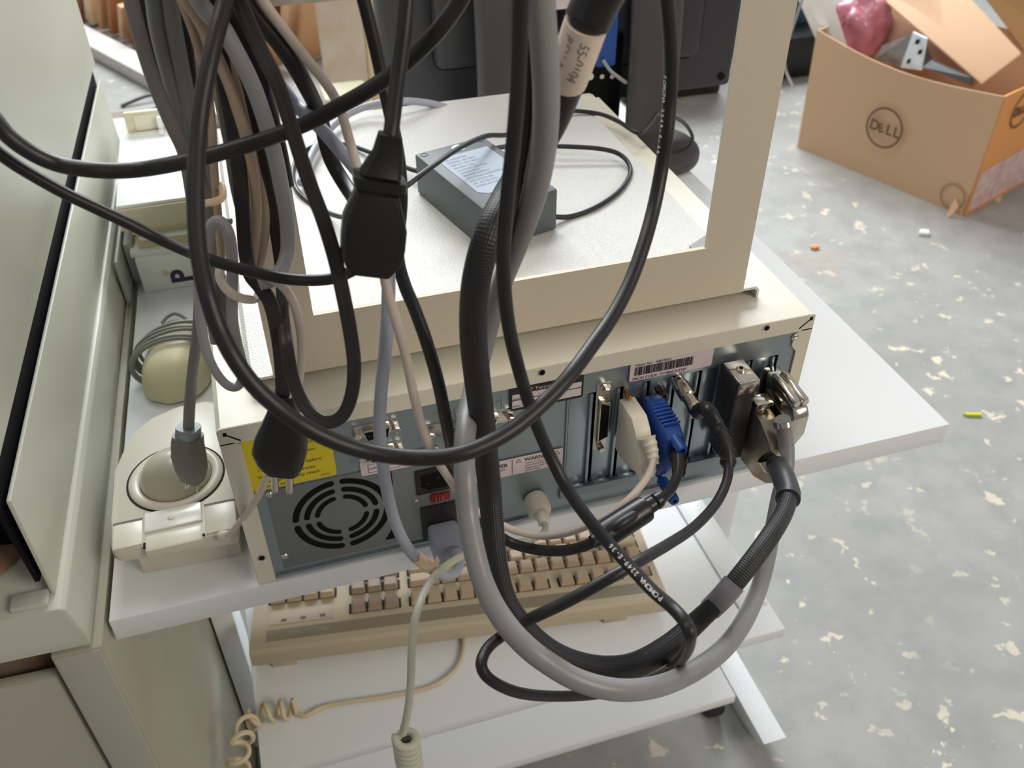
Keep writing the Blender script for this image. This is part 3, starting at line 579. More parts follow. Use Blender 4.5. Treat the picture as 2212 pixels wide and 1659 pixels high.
# bundle of cords gathered on the left, behind the black loop
G = 'cords gathered in the hanging bundle'
bundle = [
 ('grey_cable', [(322, -60, .03), (332, 0, .03), (342, 70, .03), (362, 150, .03), (385, 230, .03), (404, 300, .03), (422, 380, .03), (438, 450, .03), (452, 500, .02), (459, 560, .012), (458, 620, .008), (462, 690, .004), (470, 740, .0)], .0040, GREYG, 'second grey cord from the left in the hanging bundle'),
 ('grey_cable', [(360, -60, .028), (368, 0, .028), (376, 60, .028), (389, 130, .028), (402, 200, .028), (412, 270, .028), (424, 340, .026), (438, 400, .022), (448, 440, .02), (456, 480, .02)], .0042, GREYG, 'third grey cord from the left in the hanging bundle'),
 ('black_cable', [(300, -60, .04), (308, 0, .04), (322, 80, .04), (348, 170, .04), (382, 260, .04), (408, 340, .04), (430, 420, .04), (450, 520, .03), (460, 600, .02)], .0024, BRUB, 'thin black cord squeezed between the two leftmost grey cords of the bundle'),
 ('black_cable', [(382, -60, .03), (391, 0, .03), (400, 60, .03), (410, 130, .03), (418, 200, .03), (432, 300, .03), (446, 380, .03), (458, 450, .03), (470, 540, .02), (480, 640, .004), (478, 700, 0)], .0026, BRUB, 'thin black cord right of the three leftmost grey cords'),
 ('grey_cable', [(398, -60, .02), (406, 0, .02), (425, 80, .02), (432, 150, .02), (442, 260, .02), (450, 360, .02), (460, 430, .02), (478, 474, .015), (500, 478, .012)], .0016, GREYG, 'thin grey cord that kicks out right below the peach cord'),
 ('peach_cable', [(372, -60, .012), (392, 0, .012), (418, 70, .012), (438, 140, .012), (451, 210, .012), (459, 290, .012), (463, 370, .012), (469, 440, .01), (474, 500, .008), (478, 560, .004), (470, 620, .0), (452, 670, 0)], .0022, TAUPE, 'peach coloured cord running down beside the black loop at its left leg'),
 ('peach_cable', [(385, -60, 0), (402, 0, 0), (424, 35, 0), (449, 80, 0), (473, 130, 0), (496, 185, 0), (514, 240, 0), (529, 290, 0), (543, 350, 0), (552, 410, 0), (554, 465, 0), (549, 525, 0), (542, 580, 0)], .0028, TAUPE, 'pinkish cord right beside the wide flat black cord of the bundle'),
 ('beige_cable', [(452, 60, .015), (464, 130, .015), (474, 190, .015), (482, 250, .015), (492, 320, .015), (504, 400, .014), (520, 470, .012)], .0019, GREYG, 'thin greenish cord along the left edge of the flat black cord'),
 ('grey_cable', [(400, -60, -.008), (425, -5, -.008), (452, 32, -.008), (482, 62, -.008), (508, 108, -.008), (530, 150, -.008), (548, 190, -.008), (561, 225, -.008), (571, 255, -.008), (584, 300, -.01), (597, 350, -.01), (607, 400, -.01), (617, 450, -.012), (622, 500, -.014), (621, 545, -.018), (609, 582, -.026), (585, 604, -.03), (560, 612, -.03)], .0040, GREYC, 'thick light grey cord that bends back left at its lower end'),
 ('grey_cable', [(500, -60, .008), (522, 0, .008), (550, 85, .008), (576, 140, .008), (608, 187, .006), (640, 228, .0), (666, 251, -.008), (705, 290, -.016), (742, 334, -.02), (778, 378, -.03), (806, 430, -.05), (826, 500, -.06), (838, 570, -.07), (839, 640, -.08), (837, 700, -.085), (830, 780, -.085), (823, 850, -.085), (820, 930, -.085), (828, 1010, -.085), (840, 1080, -.085), (858, 1140, -.088), (884, 1188, -.09), (908, 1212, -.09), (930, 1228, -.088), (957, 1243, -.08), (982, 1238, -.07), (992, 1218, -.058), (986, 1192, -.045)], .0034, GREYB, 'blue grey power cord running down to the right angle plug in the computer'),
 ('black_cable', [(505, -60, -.016), (532, 0, -.016), (558, 40, -.016), (600, 90, -.016), (630, 132, -.016), (655, 175, -.012), (678, 220, -.004), (694, 262, .002), (702, 300, .002), (714, 342, .002), (735, 382, -.002), (765, 428, -.02), (800, 472, -.055)], .0040, BRUB, 'thick black cord slanting down right from the bundle to behind the socket plug'),
 ('black_cable', [(450, -60, .004), (485, 0, .004), (520, 60, .004), (545, 120, .006), (572, 200, .008), (590, 260, .01), (606, 320, .012), (622, 400, .012)], .0034, BRUB, 'black cord hidden between the light grey and blue grey cords'),
 ('peach_cable', [(480, -50, .01), (503, 110, .012), (523, 200, .012), (545, 300, .012), (566, 400, .012), (572, 470, .01), (562, 560, .004), (545, 610, 0)], .0030, TAUPE, 'beige cord behind the light grey cord in the bundle'),
 ('beige_cable', [(540, -60, -.02), (567, 0, -.02), (600, 46, -.02), (632, 88, -.02), (665, 131, -.02), (693, 165, -.02), (720, 205, -.022), (738, 245, -.026), (754, 300, -.03), (767, 345, -.04), (784, 400, -.055), (804, 470, -.075), (820, 540, -.085), (829, 590, -.09), (841, 645, -.095), (862, 715, -.10), (879, 780, -.10), (893, 850, -.10), (911, 920, -.10), (935, 978, -.10), (962, 1022, -.09), (990, 1062, -.08), (1030, 1105, -.08), (1095, 1139, -.085), (1130, 1151, -.09), (1180, 1158, -.095), (1240, 1147, -.10), (1300, 1120, -.10), (1350, 1085, -.09), (1390, 1042, -.075), (1408, 1008, -.058), (1412, 985, -.05)], .0024, OFFW, 'off white cord from the bundle down to the ivory plug in the computer'),
]
BT = {}
for nm, keys, r, m, lab in bundle: BT[lab[:12]], _ = cable(nm, keys, r, m, lab, parts=lab[:9] in ('blue grey', 'off white'))
ivory = BT['off white co'[:12]]; bgrey = BT['blue grey po'[:12]]
hood('plug_hood', .2685, .2805, [(-.004, .110), (-.026, .1105), (-.034, .104), (-.040, .094), (-.047, .085), (-.050, .078), (-.047, .070), (-.041, .072), (-.030, .066), (-.012, .062), (-.004, .064)], PLUGW, ivory, .0012, 'ivory plug')
b = new(); q = px([(1398, 945, -.040), (1408, 975, -.047), (1413, 1003, -.054)]); sweep(b, catmull(q, 6), [.0056-.0002*k+(.0006 if k % 3 == 0 else 0) for k in range(13)], 14); part('strain_relief', b, PLUGW, ivory)
b = new(); lathe(b, (.2745, -.001, .113), (0, -1, 0), [(0, .002), (.008, .002), (.009, .0012)], 10); part('jack_screw', b, mat('copper_screw', (200, 130, 90), .25, metal=1), ivory)
# right angle plug
c0 = V(.1335, 0, .0065); b = new(); bx = a3.x+.003
prism(b, [(bx, -.001, .0235), (bx+.022, -.001, .0235), (bx+.024, -.001, .016), (bx+.024, -.001, .004), (bx, -.001, .004)], (0, -.026, 0), .003); rp = part('plug_body', b, GREYB, bgrey)
p1 = V(bx+.014, -.020, .008); p2 = at_y(988, 1205, -.045); b = new(); dd = p2-p1; lathe(b, p1, dd, [(0, .0078), (dd.length*.35, .0078), (dd.length*.36, .0070), (dd.length*.8, .0068), (dd.length, .0050)], 20); part('strain_relief', b, GREYB, bgrey)
# peach tape flag on that cord
b = new(); q = px([(899, 1203, -.090), (925, 1224, -.089)]); d = q[1]-q[0]; lathe(b, q[0], d, [(0, .0040), (d.length, .0042)], 14)
w1 = [at_y(u, v, -.094) for u, v in ((906, 1200), (931, 1222), (944, 1200), (950, 1212), (943, 1229), (925, 1236), (905, 1222))]; prism(b, w1, AF*.0006); part('tape_flag', b, TAG, bgrey, 'crumpled peach tape flag')
# small loops of light cord and ties
cable('grey_cable', [(446, 700, -.012), (440, 640, -.012), (440, 580, -.012), (447, 520, -.014), (458, 487, -.016), (473, 478, -.018), (488, 492, -.02), (497, 520, -.022), (502, 570, -.022), (502, 630, -.02), (502, 690, -.018), (512, 745, -.016), (524, 790, -.012)], .0031, GREYC, 'pale grey cord folded in a small arch left of the flat cord', tail=0)
cable('grey_cable', [(432, 610, -.02), (431, 660, -.02), (437, 720, -.02), (452, 775, -.02), (472, 812, -.02), (495, 834, -.022), (514, 834, -.022), (523, 815, -.02), (522, 790, -.016)], .0026, GREYC, 'pale grey cord ending in a small hook above the computer corner', tail=0)
cable('grey_cable', [(476, 590, -.004), (466, 640, -.004), (462, 690, -.004), (470, 730, -.004), (484, 715, -.006), (486, 660, -.006), (484, 600, -.006)], .0030, GREYD, 'dark grey cord looped behind the left leg of the black loop', tail=0)
wc, WP = cable('white_cable', [(560, 590, -.03), (588, 604, -.034), (614, 622, -.036), (634, 655, -.038), (646, 700, -.04), (651, 750, -.042), (649, 800, -.044), (641, 850, -.046), (625, 905, -.046), (600, 960, -.04), (583, 1010, -.03), (566, 1056, -.02), (545, 1092, -.01), (520, 1126, .004), (497, 1152, .012), (480, 1162, .018)], .0023, OFFW, 'thin off white cord passing behind the european plug to the trackball', tail=0, parts=True)
b = new(); q = px([(493, 1156, .014), (472, 1158, .020)]); lathe(b, q[0], q[1]-q[0], [(0, .0030), (.004, .0036), (.0075, .0036), (.0080, .003)], 14); part('jack', b, PLUGW, wc)
def tie(keys, label, m, r=.0018):
    b = new(); P = catmull(px(keys), 6); sweep(b, P, r, 12, lambda a: (math.cos(a)*1.3, math.sin(a)*.5), hint=AF); solo('cable_tie', b, m, label, 'cable tie')
tie([(478, 560, -.024), (474, 590, -.032), (481, 614, -.036), (500, 634, -.038), (525, 645, -.036), (551, 646, -.03), (560, 632, -.024)], 'white plastic cable tie curving under the bundle', OFFW)
tie([(440, 440, 0), (452, 438, -.004), (470, 434, -.006), (481, 424, -.004), (480, 406, .004), (474, 398, .012)], 'peach plastic cable tie around the cords beside the black loop', TAG, .0016)
# thick grey cable and braided sleeve
g9, GP = cable('grey_cable', [(1158, -80, -.12), (1166, -20, -.12), (1175, 100, -.12), (1180, 200, -.118), (1176, 300, -.112), (1162, 390, -.104), (1138, 470, -.094), (1112, 540, -.082), (1088, 600, -.07), (1067, 665, -.06), (1048, 735, -.06), (1030, 810, -.07), (1014, 880, -.09), (1004, 950, -.112), (1004, 1030, -.13), (1010, 1110, -.142), (1022, 1180, -.155), (1044, 1260, -.17), (1080, 1330, -.185), (1130, 1390, -.20), (1190, 1437, -.21), (1255, 1472, -.218), (1330, 1490, -.222), (1400, 1487, -.22), (1462, 1468, -.212), (1520, 1436, -.205), (1570, 1394, -.19), (1608, 1340, -.17), (1636, 1280, -.14), (1654, 1220, -.12), (1668, 1150, -.10), (1682, 1080, -.085), (1697, 1020, -.07), (1699, 970, -.06), (1694, 925, -.052), (1690, 905, -.05)],
    .0056, GREYK, 'thickest grey cable making the lowest loop up to the right hand plug', seg=20, parts=True)
RK = [(-1, .0080), (34, .0078), (60, .0070), (120, .0067), (150, .0057), (178, .0077), (192, .0074), (206, .0059), (999, .0057)]
br, BP = cable('braided_cable', [(1310, -90, -.10), (1292, -30, -.10), (1265, 60, -.10), (1240, 130, -.095), (1216, 200, -.085), (1185, 275, -.075), (1140, 350, -.07), (1095, 425, -.08), (1058, 500, -.10), (1034, 580, -.105), (1024, 650, -.105), (1023, 730, -.105), (1030, 810, -.102), (1041, 900, -.10), (1050, 980, -.10), (1058, 1060, -.105), (1064, 1130, -.115), (1072, 1210, -.13), (1092, 1290, -.145), (1130, 1350, -.158), (1180, 1400, -.17), (1240, 1432, -.178), (1310, 1446, -.182), (1375, 1436, -.18), (1440, 1400, -.175), (1500, 1348, -.168), (1558, 1292, -.168), (1612, 1228, -.162), (1662, 1160, -.148), (1694, 1105, -.125), (1702, 1065, -.105), (1690, 1025, -.085), (1672, 1000, -.068)],
    .0070, BRAID, 'black braided sleeve cable running beside the thick grey one to the metal plug', seg=24, parts=True,
    rad=lambda n: [(lambda q: next(r0+(r1-r0)*(q-q0)/(q1-q0) for (q0, r0), (q1, r1) in zip(RK, RK[1:]) if q <= q1))(i) for i in range(n)])
def sleeve(name, keys, r, m, parent, lab=None):
    b = new(); P = catmull(px(keys), 6); sweep(b, P, r, 20); return part(name, b, m, parent, lab)
sleeve('shrink_tube', [(1330, -70, -.10), (1290, 0, -.10), (1268, 48, -.1005)], .0097, BPLUG, br)
lbl = sleeve('paper_label', [(1266, 52, -.1004), (1244, 115, -.096), (1224, 172, -.088)], .0091, mat('aged_label_paper', (222, 206, 186), .5), br, 'cream paper label')
b = new()
q0, q1 = px([(1268, 62, -.1004), (1226, 168, -.09)]); dd = (q1-q0).normalized(); nn = (AF*-1-dd*(-AF).dot(dd)).normalized(); sd = dd.cross(nn)
if sd.dot(AX) > 0: sd = -sd
for row, s in ((-.10, '55-0104'), (.62, 'REV A')):
    a = row; n_ = (nn*math.cos(a)+sd*math.sin(a)).normalized(); up = dd.cross(n_)*-1
    text_geo(b, s, .0060, q0+n_*.0093-up*.0, dd, n_.cross(dd), .0004)
part('label_text', b, mat('faded_ink', (120, 108, 100), .6), lbl)
sleeve('heat_shrink', [(1676, 1004, -.064), (1690, 1026, -.086), (1702, 1062, -.104), (1702, 1078, -.111)], .0080, mat('grey_black_shrink', (62, 64, 68), .42), br)
sleeve('cable_sticker', [(1536, 1314, -.1662), (1562, 1288, -.168), (1586, 1260, -.1655)], .0069, mat('clear_grey_sticker', (120, 116, 122), .3), br, 'grey sticker')
# metal plugs at the right
hood('plug_hood', .3660, .3800, [(-.006, .094), (-.020, .092), (-.036, .090), (-.052, .082), (-.066, .070), (-.068, .058), (-.058, .048), (-.042, .040), (-.022, .040), (-.006, .046)], mat('scratched_nickel', (176, 164, 146), .3, metal=.9, bump=.3, bscale=150, vary=.3, vscale=40), br, .0015, 'scratched metal plug')
b = new(); box(b, (.3655, -.030, .094), (.3795, -.018, .100), .0012); lathe(b, (.3725, -.024, .089), EZ, [(0, .0045), (.006, .0045)], 12); part('latch_block', b, CHROME, br)
sleeve('cable_clamp', [(1660, 985, -.060), (1668, 998, -.063), (1672, 1004, -.064)], .0086, CHROME, br)
hood('plug_hood', .3830, .3960, [(-.002, .110), (-.018, .111), (-.030, .1085), (-.046, .1055), (-.050, .100), (-.050, .082), (-.044, .066), (-.030, .060), (-.002, .064)], CHROME, g9, .002, 'nickel plated plug')
b = new()
for x in (.3862, .3930): lathe(b, (x, -.014, .1110), (0, -1, -.06), [(0, .0026), (.003, .0034), (.030, .0034), (.032, .0024)], 12)
part('jack_screw', b, CHROME, g9)
sleeve('plug_collar', [(1691, 912, -.052), (1693, 922, -.054)], .0068, CHROME, g9)
# terminator block above the metal plug
tb_ = thing('terminator_block', 'black and nickel connector block between the coax plug and the metal plugs', 'connector', (.356, -.014, .045))
b = new(); box(b, (.3480, -.026, .046), (.3640, -.0020, .1215), .001); part('block_body', b, mat('dark_block', (40, 38, 38), .5), tb_)
b = new(); prism(b, [(.3482, -.004, .1215), (.3638, -.004, .1215), (.3638, -.027, .1215), (.3482, -.027, .1215)], (0, 0, .0022), .0004); box(b, (.3482, -.0290, .113), (.3638, -.0268, .1237), .0004); part('top_bracket', b, CHROME, tb_)
b = new(); lathe(b, (.356, -.015, .1237), EZ, [(0, .0035), (.0012, .0035), (.002, .0026)], 14); f = part('screw', b, CHROME, tb_)
b = new(); lathe(b, (.356, -.015, .1257), EZ, [(0, .0016), (.0003, .0016)], 6); part('screw_socket', b, BLACK, f)
# coax with white lettering
coax, CP = cable('coax_cable', [(1128, -60, -.13), (1125, 0, -.13), (1122, 100, -.13), (1118, 200, -.13), (1110, 300, -.13), (1099, 400, -.13), (1090, 490, -.132), (1087, 560, -.135), (1091, 640, -.137), (1101, 715, -.138), (1118, 788, -.138), (1139, 860, -.138), (1162, 925, -.14), (1190, 988, -.145), (1222, 1050, -.155), (1263, 1110, -.17), (1312, 1170, -.185), (1362, 1225, -.20), (1412, 1278, -.215), (1452, 1312, -.225), (1480, 1345, -.235), (1490, 1380, -.238), (1474, 1420, -.212), (1436, 1452, -.178), (1370, 1482, -.165), (1290, 1499, -.175), (1200, 1504, -.18), (1120, 1496, -.185), (1062, 1470, -.185), (1040, 1438, -.18), (1052, 1402, -.17), (1085, 1373, -.165), (1140, 1340, -.185), (1220, 1302, -.19), (1300, 1258, -.19), (1370, 1218, -.185), (1440, 1178, -.165), (1500, 1138, -.14), (1545, 1090, -.115), (1568, 1045, -.098), (1574, 1010, -.088), (1572, 975, -.08), (1556, 930, -.068)],
    .00315, BRUB, 'black coax cable with white POMONA lettering and a BNC plug at its end', parts=True)
def letters_on(P, r, s, u0, v0, size, side, rev=False, name='white_lettering', parent=None, track=1.0):
    """raised-ink characters placed one after another along a cord's surface"""
    def pxy(p):
        q = p-CAM; d = q.dot(AF); return (1106+F_PX*q.dot(AX)/d, 829.5+F_PX*q.dot(AD)/d)
    i0 = min(range(len(P)), key=lambda i: (pxy(P[i])[0]-u0)**2+(pxy(P[i])[1]-v0)**2); b = new(); Q = P[:i0+1][::-1] if rev else P[i0:]
    L = [0]
    for a, c in zip(Q, Q[1:]): L.append(L[-1]+(c-a).length)
    pos = 0
    for ch in s:
        if ch != ' ':
            k = max(i for i in range(len(L)) if L[i] <= pos); k = min(k, len(Q)-2); t = (Q[k+1]-Q[k]).normalized(); p = Q[k]+t*(pos-L[k])
            n = -AF; n = (n-t*n.dot(t)).normalized(); s_ = t.cross(n); n = (n*math.cos(side)+s_*math.sin(side)).normalized(); up = n.cross(t)
            text_geo(b, ch, size, p+n*(r+.0001)-up*size*.36, t, up, .0001, bold=.00006)
        pos += size*.66*track
    return part(name, b, WINK, parent)
letters_on(CP, .00315, 'POMONA 2249-E-36', 1428, 1298, .0033, 0, rev=True, parent=coax, track=1.05)
letters_on(LP, .00365, 'POMONA 2249-E-36', 1447, 155, .0030, 1.05, rev=True, parent=loop1, track=1.3)
# BNC plug
q = px([(1476, 818, -.004), (1505, 848, -.026), (1512, 858, -.032)]); 
b = new(); p0 = V(.316, .001, .1115); lathe(b, p0, (0, -1, -.08), [(0, .0050), (.004, .0050), (.0045, .0058), (.018, .0060), (.019, .0048), (.026, .0052), (.030, .0062), (.034, .0058)], 22); bn = part('bnc_plug', b, CHROME, coax, 'nickel BNC plug')
pe = p0+V(0, -1, -.08).normalized()*.033
b = new(); K = catmull([pe, at_y(1527, 884, -.046), at_y(1550, 922, -.058), at_y(1567, 962, -.072), at_y(1574, 1006, -.086)], 8)
sweep(b, K, [.0056-.0012*(i/32) for i in range(len(K))], 18); part('strain_relief', b, BPLUG, coax)
b = new()
for i in range(14, 31, 4):
    t = (K[min(i+1, len(K)-1)]-K[i]).normalized(); lathe(b, K[i], t, [(0, .0048), (.0002, .0055), (.0020, .0053), (.0022, .0046)], 18)
part('relief_ring', b, BRUB, coax)
# row of small phono jacks beside it
for z in (.106, .0955, .085, .074):
    b = new(); lathe(b, (.3030, .003, z), (0, -1, 0), [(0, .0036), (.006, .0036), (.0062, .0030), (.010, .0026), (.010, .0016)], 16); j = part('phono_jack', b, mat('tarnished_nickel', (120, 104, 96), .3, metal=1), pc)
    b = new(); lathe(b, (.3030, -.0072, z), (0, -1, 0), [(0, .0015), (.0004, .0015)], 12); part('jack_hole', b, BLACK, j)
# second thin black cord beside the coax
cable('black_cable', [(1142, -60, -.115), (1141, 0, -.115), (1141, 100, -.115), (1142, 200, -.11), (1135, 290, -.105), (1122, 370, -.10), (1108, 440, -.098), (1096, 520, -.088), (1082, 590, -.085)], .0027, BRUB, 'thin black cord squeezed between the coax cable and the thickest grey cable')
# DIN plug and coiled cord
din, DP = cable('coiled_cord', [(1173, 1126, -.036), (1178, 1142, -.044), (1168, 1156, -.052), (1140, 1168, -.052), (1100, 1176, -.052), (1050, 1184, -.06), (1010, 1196, -.07), (975, 1214, -.085), (945, 1238, -.10), (920, 1272, -.115), (903, 1312, -.13), (893, 1360, -.14), (889, 1420, -.148), (887, 1480, -.153), (881, 1535, -.157), (870, 1585, -.158)], .00235, GWHITE, 'pale coiled cord hanging from the round plug to the bottom of the picture', tail=0, parts=True)
pd = at_y(1154, 1074, 0); b = new(); ax_ = V(.0, -1, -.12).normalized()
lathe(b, pd, ax_, [(0, .0078), (.002, .0080), (.003, .0090), (.0135, .0090), (.0155, .0080), (.0160, .0050)], 26); part('round_plug', b, PLUGW, din, 'ivory round plug')
q = [pd+ax_*.015, pd+ax_*.020+V(.001, 0, -.002), at_y(1170, 1112, -.030), at_y(1174, 1134, -.038)]; b = new(); K = catmull(q, 5); sweep(b, K, [.0050-.0001*i+(.0005 if i % 4 < 2 else 0) for i in range(len(K))], 16); part('strain_relief', b, PLUGW, din)
b = new(); c0 = at_y(876, 1590, -.158); H = []
for i in range(15*20):
    t = i/20; a = 2*math.pi*t; H.append(c0+V(.0060*math.cos(a+2.6), .0060*math.sin(a+2.6), -.0056*t-.001))
sweep(b, H, .0026, 10); part('coil', b, GWHITE, din)
# ================================================================== grey machine and its cabinet on the left
MA = math.radians(1.932); MY = V(math.sin(MA), math.cos(MA), 0); MX = V(math.cos(MA), -math.sin(MA), 0); MO = V(-.106, -.02, 0)
MT = Matrix.Translation(MO) @ Matrix((MX, MY, EZ)).transposed().to_4x4()       # machine axes: across, back, up
def mpt(s, t, z): return MT @ V(s, t, z)
def mprism(b, pts, ds, bev=0): return prism(b, [mpt(*p) for p in pts], MX*ds, bev)
cb = thing('machine_cabinet', 'grey enamelled cabinet with a stained side panel left of the computer cart', 'cabinet', mpt(-.3, .3, FZ))
b = new(); mprism(b, [(-.034, 0, -.002), (-.034, .95, -.002), (-.034, .95, FZ+.03), (-.034, 0, FZ+.03)], .034, .003); part('side_panel', b, CAB, cb, 'stained side panel')
b = new(); box(b, (-.70, .022, FZ+.03), (-.036, .95, -.001), .003, M=MT); part('body', b, mat('recess_shade_brown', (118, 98, 82), .6), cb, 'recess panel with shade painted in as brown')  # brown body colour stands in for the shade under the machine base
b = new(); box(b, (-.70, .003, FZ+.06), (-.0365, .014, -.028), .004, M=MT); part('rear_door', b, mat('dim_enamel', (164, 162, 150), .42), cb)
b = new(); box(b, (-.032, -.0015, FZ+.04), (-.002, .004, -.004), .0015, M=MT); part('corner_post', b, mat('corner_post_enamel', (168, 168, 156), .45), cb)
b = new(); box(b, (-.0366, .0145, FZ+.05), (-.0338, .30, -.003), 0, M=MT); part('seam', b, BLACK, cb)
ma = thing('test_machine', 'large grey green machine housing with upright side plates standing on the left cabinet', 'machine', mpt(-.3, .4, 0))
b = new()
prism(b, [mpt(-.006, 0, .002), mpt(-.006, 0, .012), mpt(-.009, -.004, .046), mpt(-.012, -.006, .050), mpt(-.70, -.006, .050), mpt(-.70, 0, .002)], MY*.80, .0015); part('base', b, MACH, ma)
b = new(); mprism(b, [(-.0175, .008, .050), (-.0175, .715, .050), (-.0175, .70, .132), (-.0175, .010, .134)], .0028, .0008); part('outer_side_plate', b, MACH, ma)
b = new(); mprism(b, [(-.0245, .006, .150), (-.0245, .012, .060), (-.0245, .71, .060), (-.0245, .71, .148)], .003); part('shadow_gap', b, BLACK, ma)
b = new(); mprism(b, [(-.020, .002, .152), (-.020, .714, .148), (-.020, .714, .60), (-.020, .002, .60)], .0030, .0012); part('upper_side_plate', b, MACH, ma)
b = new(); mprism(b, [(-.0169, .03, .166), (-.0169, .655, .162), (-.0169, .70, .24), (-.0169, .70, .59), (-.0169, .03, .59)], .0009, .0004); part('raised_side_field', b, MACH, ma)
b = new(); box(b, (-.70, .05, .052), (-.030, .72, .60), .01, M=MT); part('housing', b, BLACK, ma)
b = new(); lathe(b, mpt(-.095, .075, .052), EZ, [(0, .062), (.004, .062), (.006, .058), (.008, .052)], 40); f = part('ring_mount', b, mat('brown_ring', (150, 122, 98), .4), ma, 'brown ring')
b = new(); lathe(b, mpt(-.095, .075, .060), EZ, [(0, .050), (.07, .050), (.09, .044)], 40); part('dark_cylinder', b, mat('dark_blue_glass', (18, 18, 26), .15), f)
b = new(); mprism(b, [(-.038, -.002, .0503), (-.024, -.002, .0503), (-.024, .03, .0503), (-.038, .03, .0503)], 0.0001) if False else box(b, (-.040, -.002, .050), (-.018, .010, .0545), .0008, M=MT); part('bottom_lip', b, MACH, ma)
b = new(); box(b, (-.005, .42, .002), (-.0005, .80, .052), .002, M=MT); box(b, (.0, .455, .002), (.012, .62, .0515), .006, M=MT); part('end_cap', b, MACH2, ma)
# ================================================================== trackball
tk = thing('trackball', 'putty coloured trackball with a large resin ball lying beside the computer', 'trackball', (-.048, .10, 0))
sh = [(-.0895, .026), (-.0060, .0185), (-.0040, .06), (-.0040, .165), (-.020, .176), (-.045, .175), (-.066, .166), (-.082, .148), (-.0925, .11), (-.0935, .06), (-.0925, .032)]
b = new(); prism(b, [(x, y, .024) for x, y in sh], (0, 0, .014), .0045); part('top_shell', b, TRK, tk)
b = new(); prism(b, [(-.079, .034, 0), (-.0085, .031, 0), (-.0075, .15, 0), (-.06, .155, 0), (-.079, .13, 0)], (0, 0, .024), .002); part('lower_body', b, TRK, tk)
bc = V(-.0465, .088, .038)
b = new(); R1, R2 = .0335, .0045; pr = []
for k in range(9): a = math.pi*k/8; pr.append((.0030*math.sin(a), .0302+.0044*math.cos(a)))
lathe(b, bc+V(0, 0, -.0005), EZ, [(0, .0350)]+[(z, r) for z, r in pr[1:8]]+[(-.002, .0250)], 48, caps=False); part('ring', b, TRK, tk)
b = new(); lathe(b, bc+V(0, 0, -.0006), EZ, [(0, .0358), (.0012, .0356)], 48); part('ring_gap', b, BLACK, tk)
b = new(); bmesh.ops.create_uvsphere(b, u_segments=40, v_segments=24, radius=.0262, matrix=Matrix.Translation(bc+V(0, 0, -.0035))); part('ball', b, TRKB, tk, 'resin ball')
def btn(name, x0, x1, y0, y1, z, m=TRK, dz=.0015, bev=.0006):
    b = new(); box(b, (x0, y0, z), (x1, y1, z+dz), bev); return part(name, b, m, tk)
btn('button_gap', -.0700, -.0285, .0225, .058, .0372, BLACK, .0006, 0)
bb = btn('scroll_button', -.0690, -.0295, .0365, .0555, .0374, mat('white_gloss_plastic', (232, 232, 226), .2), .0024, .001)
b = new(); bmesh.ops.create_uvsphere(b, u_segments=16, v_segments=10, radius=.0028, matrix=Matrix.Translation((-.0505, .0450, .0393)) @ Matrix.Diagonal((1, 1, .5, 1))); part('button_dot', b, PLUGW, bb)
btn('front_lip', -.0690, -.0295, .0185, .0345, .030, TRK, .0086, .0025)
btn('side_button_gap', -.0905, -.0705, .0510, .0530, .0376, INKG, .0005, 0); btn('side_button_gap', -.0280, -.0060, .0510, .0530, .0376, INKG, .0005, 0)
btn('click_button', -.0905, -.0705, .0270, .0505, .0365, TRK, .0020, .0009); btn('click_button', -.0280, -.0062, .0230, .0505, .0365, TRK, .0020, .0009)
# ================================================================== mouse wrapped in its cord
ms = thing('computer_mouse', 'yellowed old mouse with its grey cord wound around it', 'mouse', (-.047, .275, 0))
an = math.radians(-14); mM = Matrix.Translation((-.045, .275, .002)) @ Matrix.Rotation(an, 4, 'Z')
b = new(); rings = []
for i in range(19):
    y = -1+2*i/18; w_ = .0305*(1-abs(y)**3.2)**.45; h_ = .034*(1-abs(y)**2.6)**.5*(1-.12*y); ring = []
    for k in range(20):
        a = math.pi*k/19; ring.append(b.verts.new(mM @ V(w_*math.copysign(abs(math.cos(a))**.8, math.cos(a)), y*.052, h_*math.sin(a)**.8)))
    rings.append(ring)
for A, B in zip(rings, rings[1:]):
    for k in range(19): b.faces.new((A[k], A[k+1], B[k+1], B[k]))
    b.faces.new((A[0], B[0], B[-1], A[-1]))
bmesh.ops.remove_doubles(b, verts=b.verts, dist=.0002); part('shell', b, YMOUSE, ms, ang=60)
b = new(); W = []; random.seed(11)
for i in range(7*16):
    t = i/16; a = 2*math.pi*t; yy = -.004+.0040*(t-3.5)+.012*math.sin(a+.9)+.004*math.sin(2.3*t); k = 1+.035*(t % 3)
    W.append(mM @ V(.0345*k*math.cos(a), yy, max(.0016, .018+.0205*k*math.sin(a))))
W += [W[-1]+V(-.002, .010, -.010), V(-.060, .345, .003), V(-.052, .362, .006), V(-.042, .352, .008), V(-.034, .342, .004), V(-.022, .345, .003)]
sweep(b, catmull(W, 3), .0017, 9); part('cord', b, GREYG, ms)
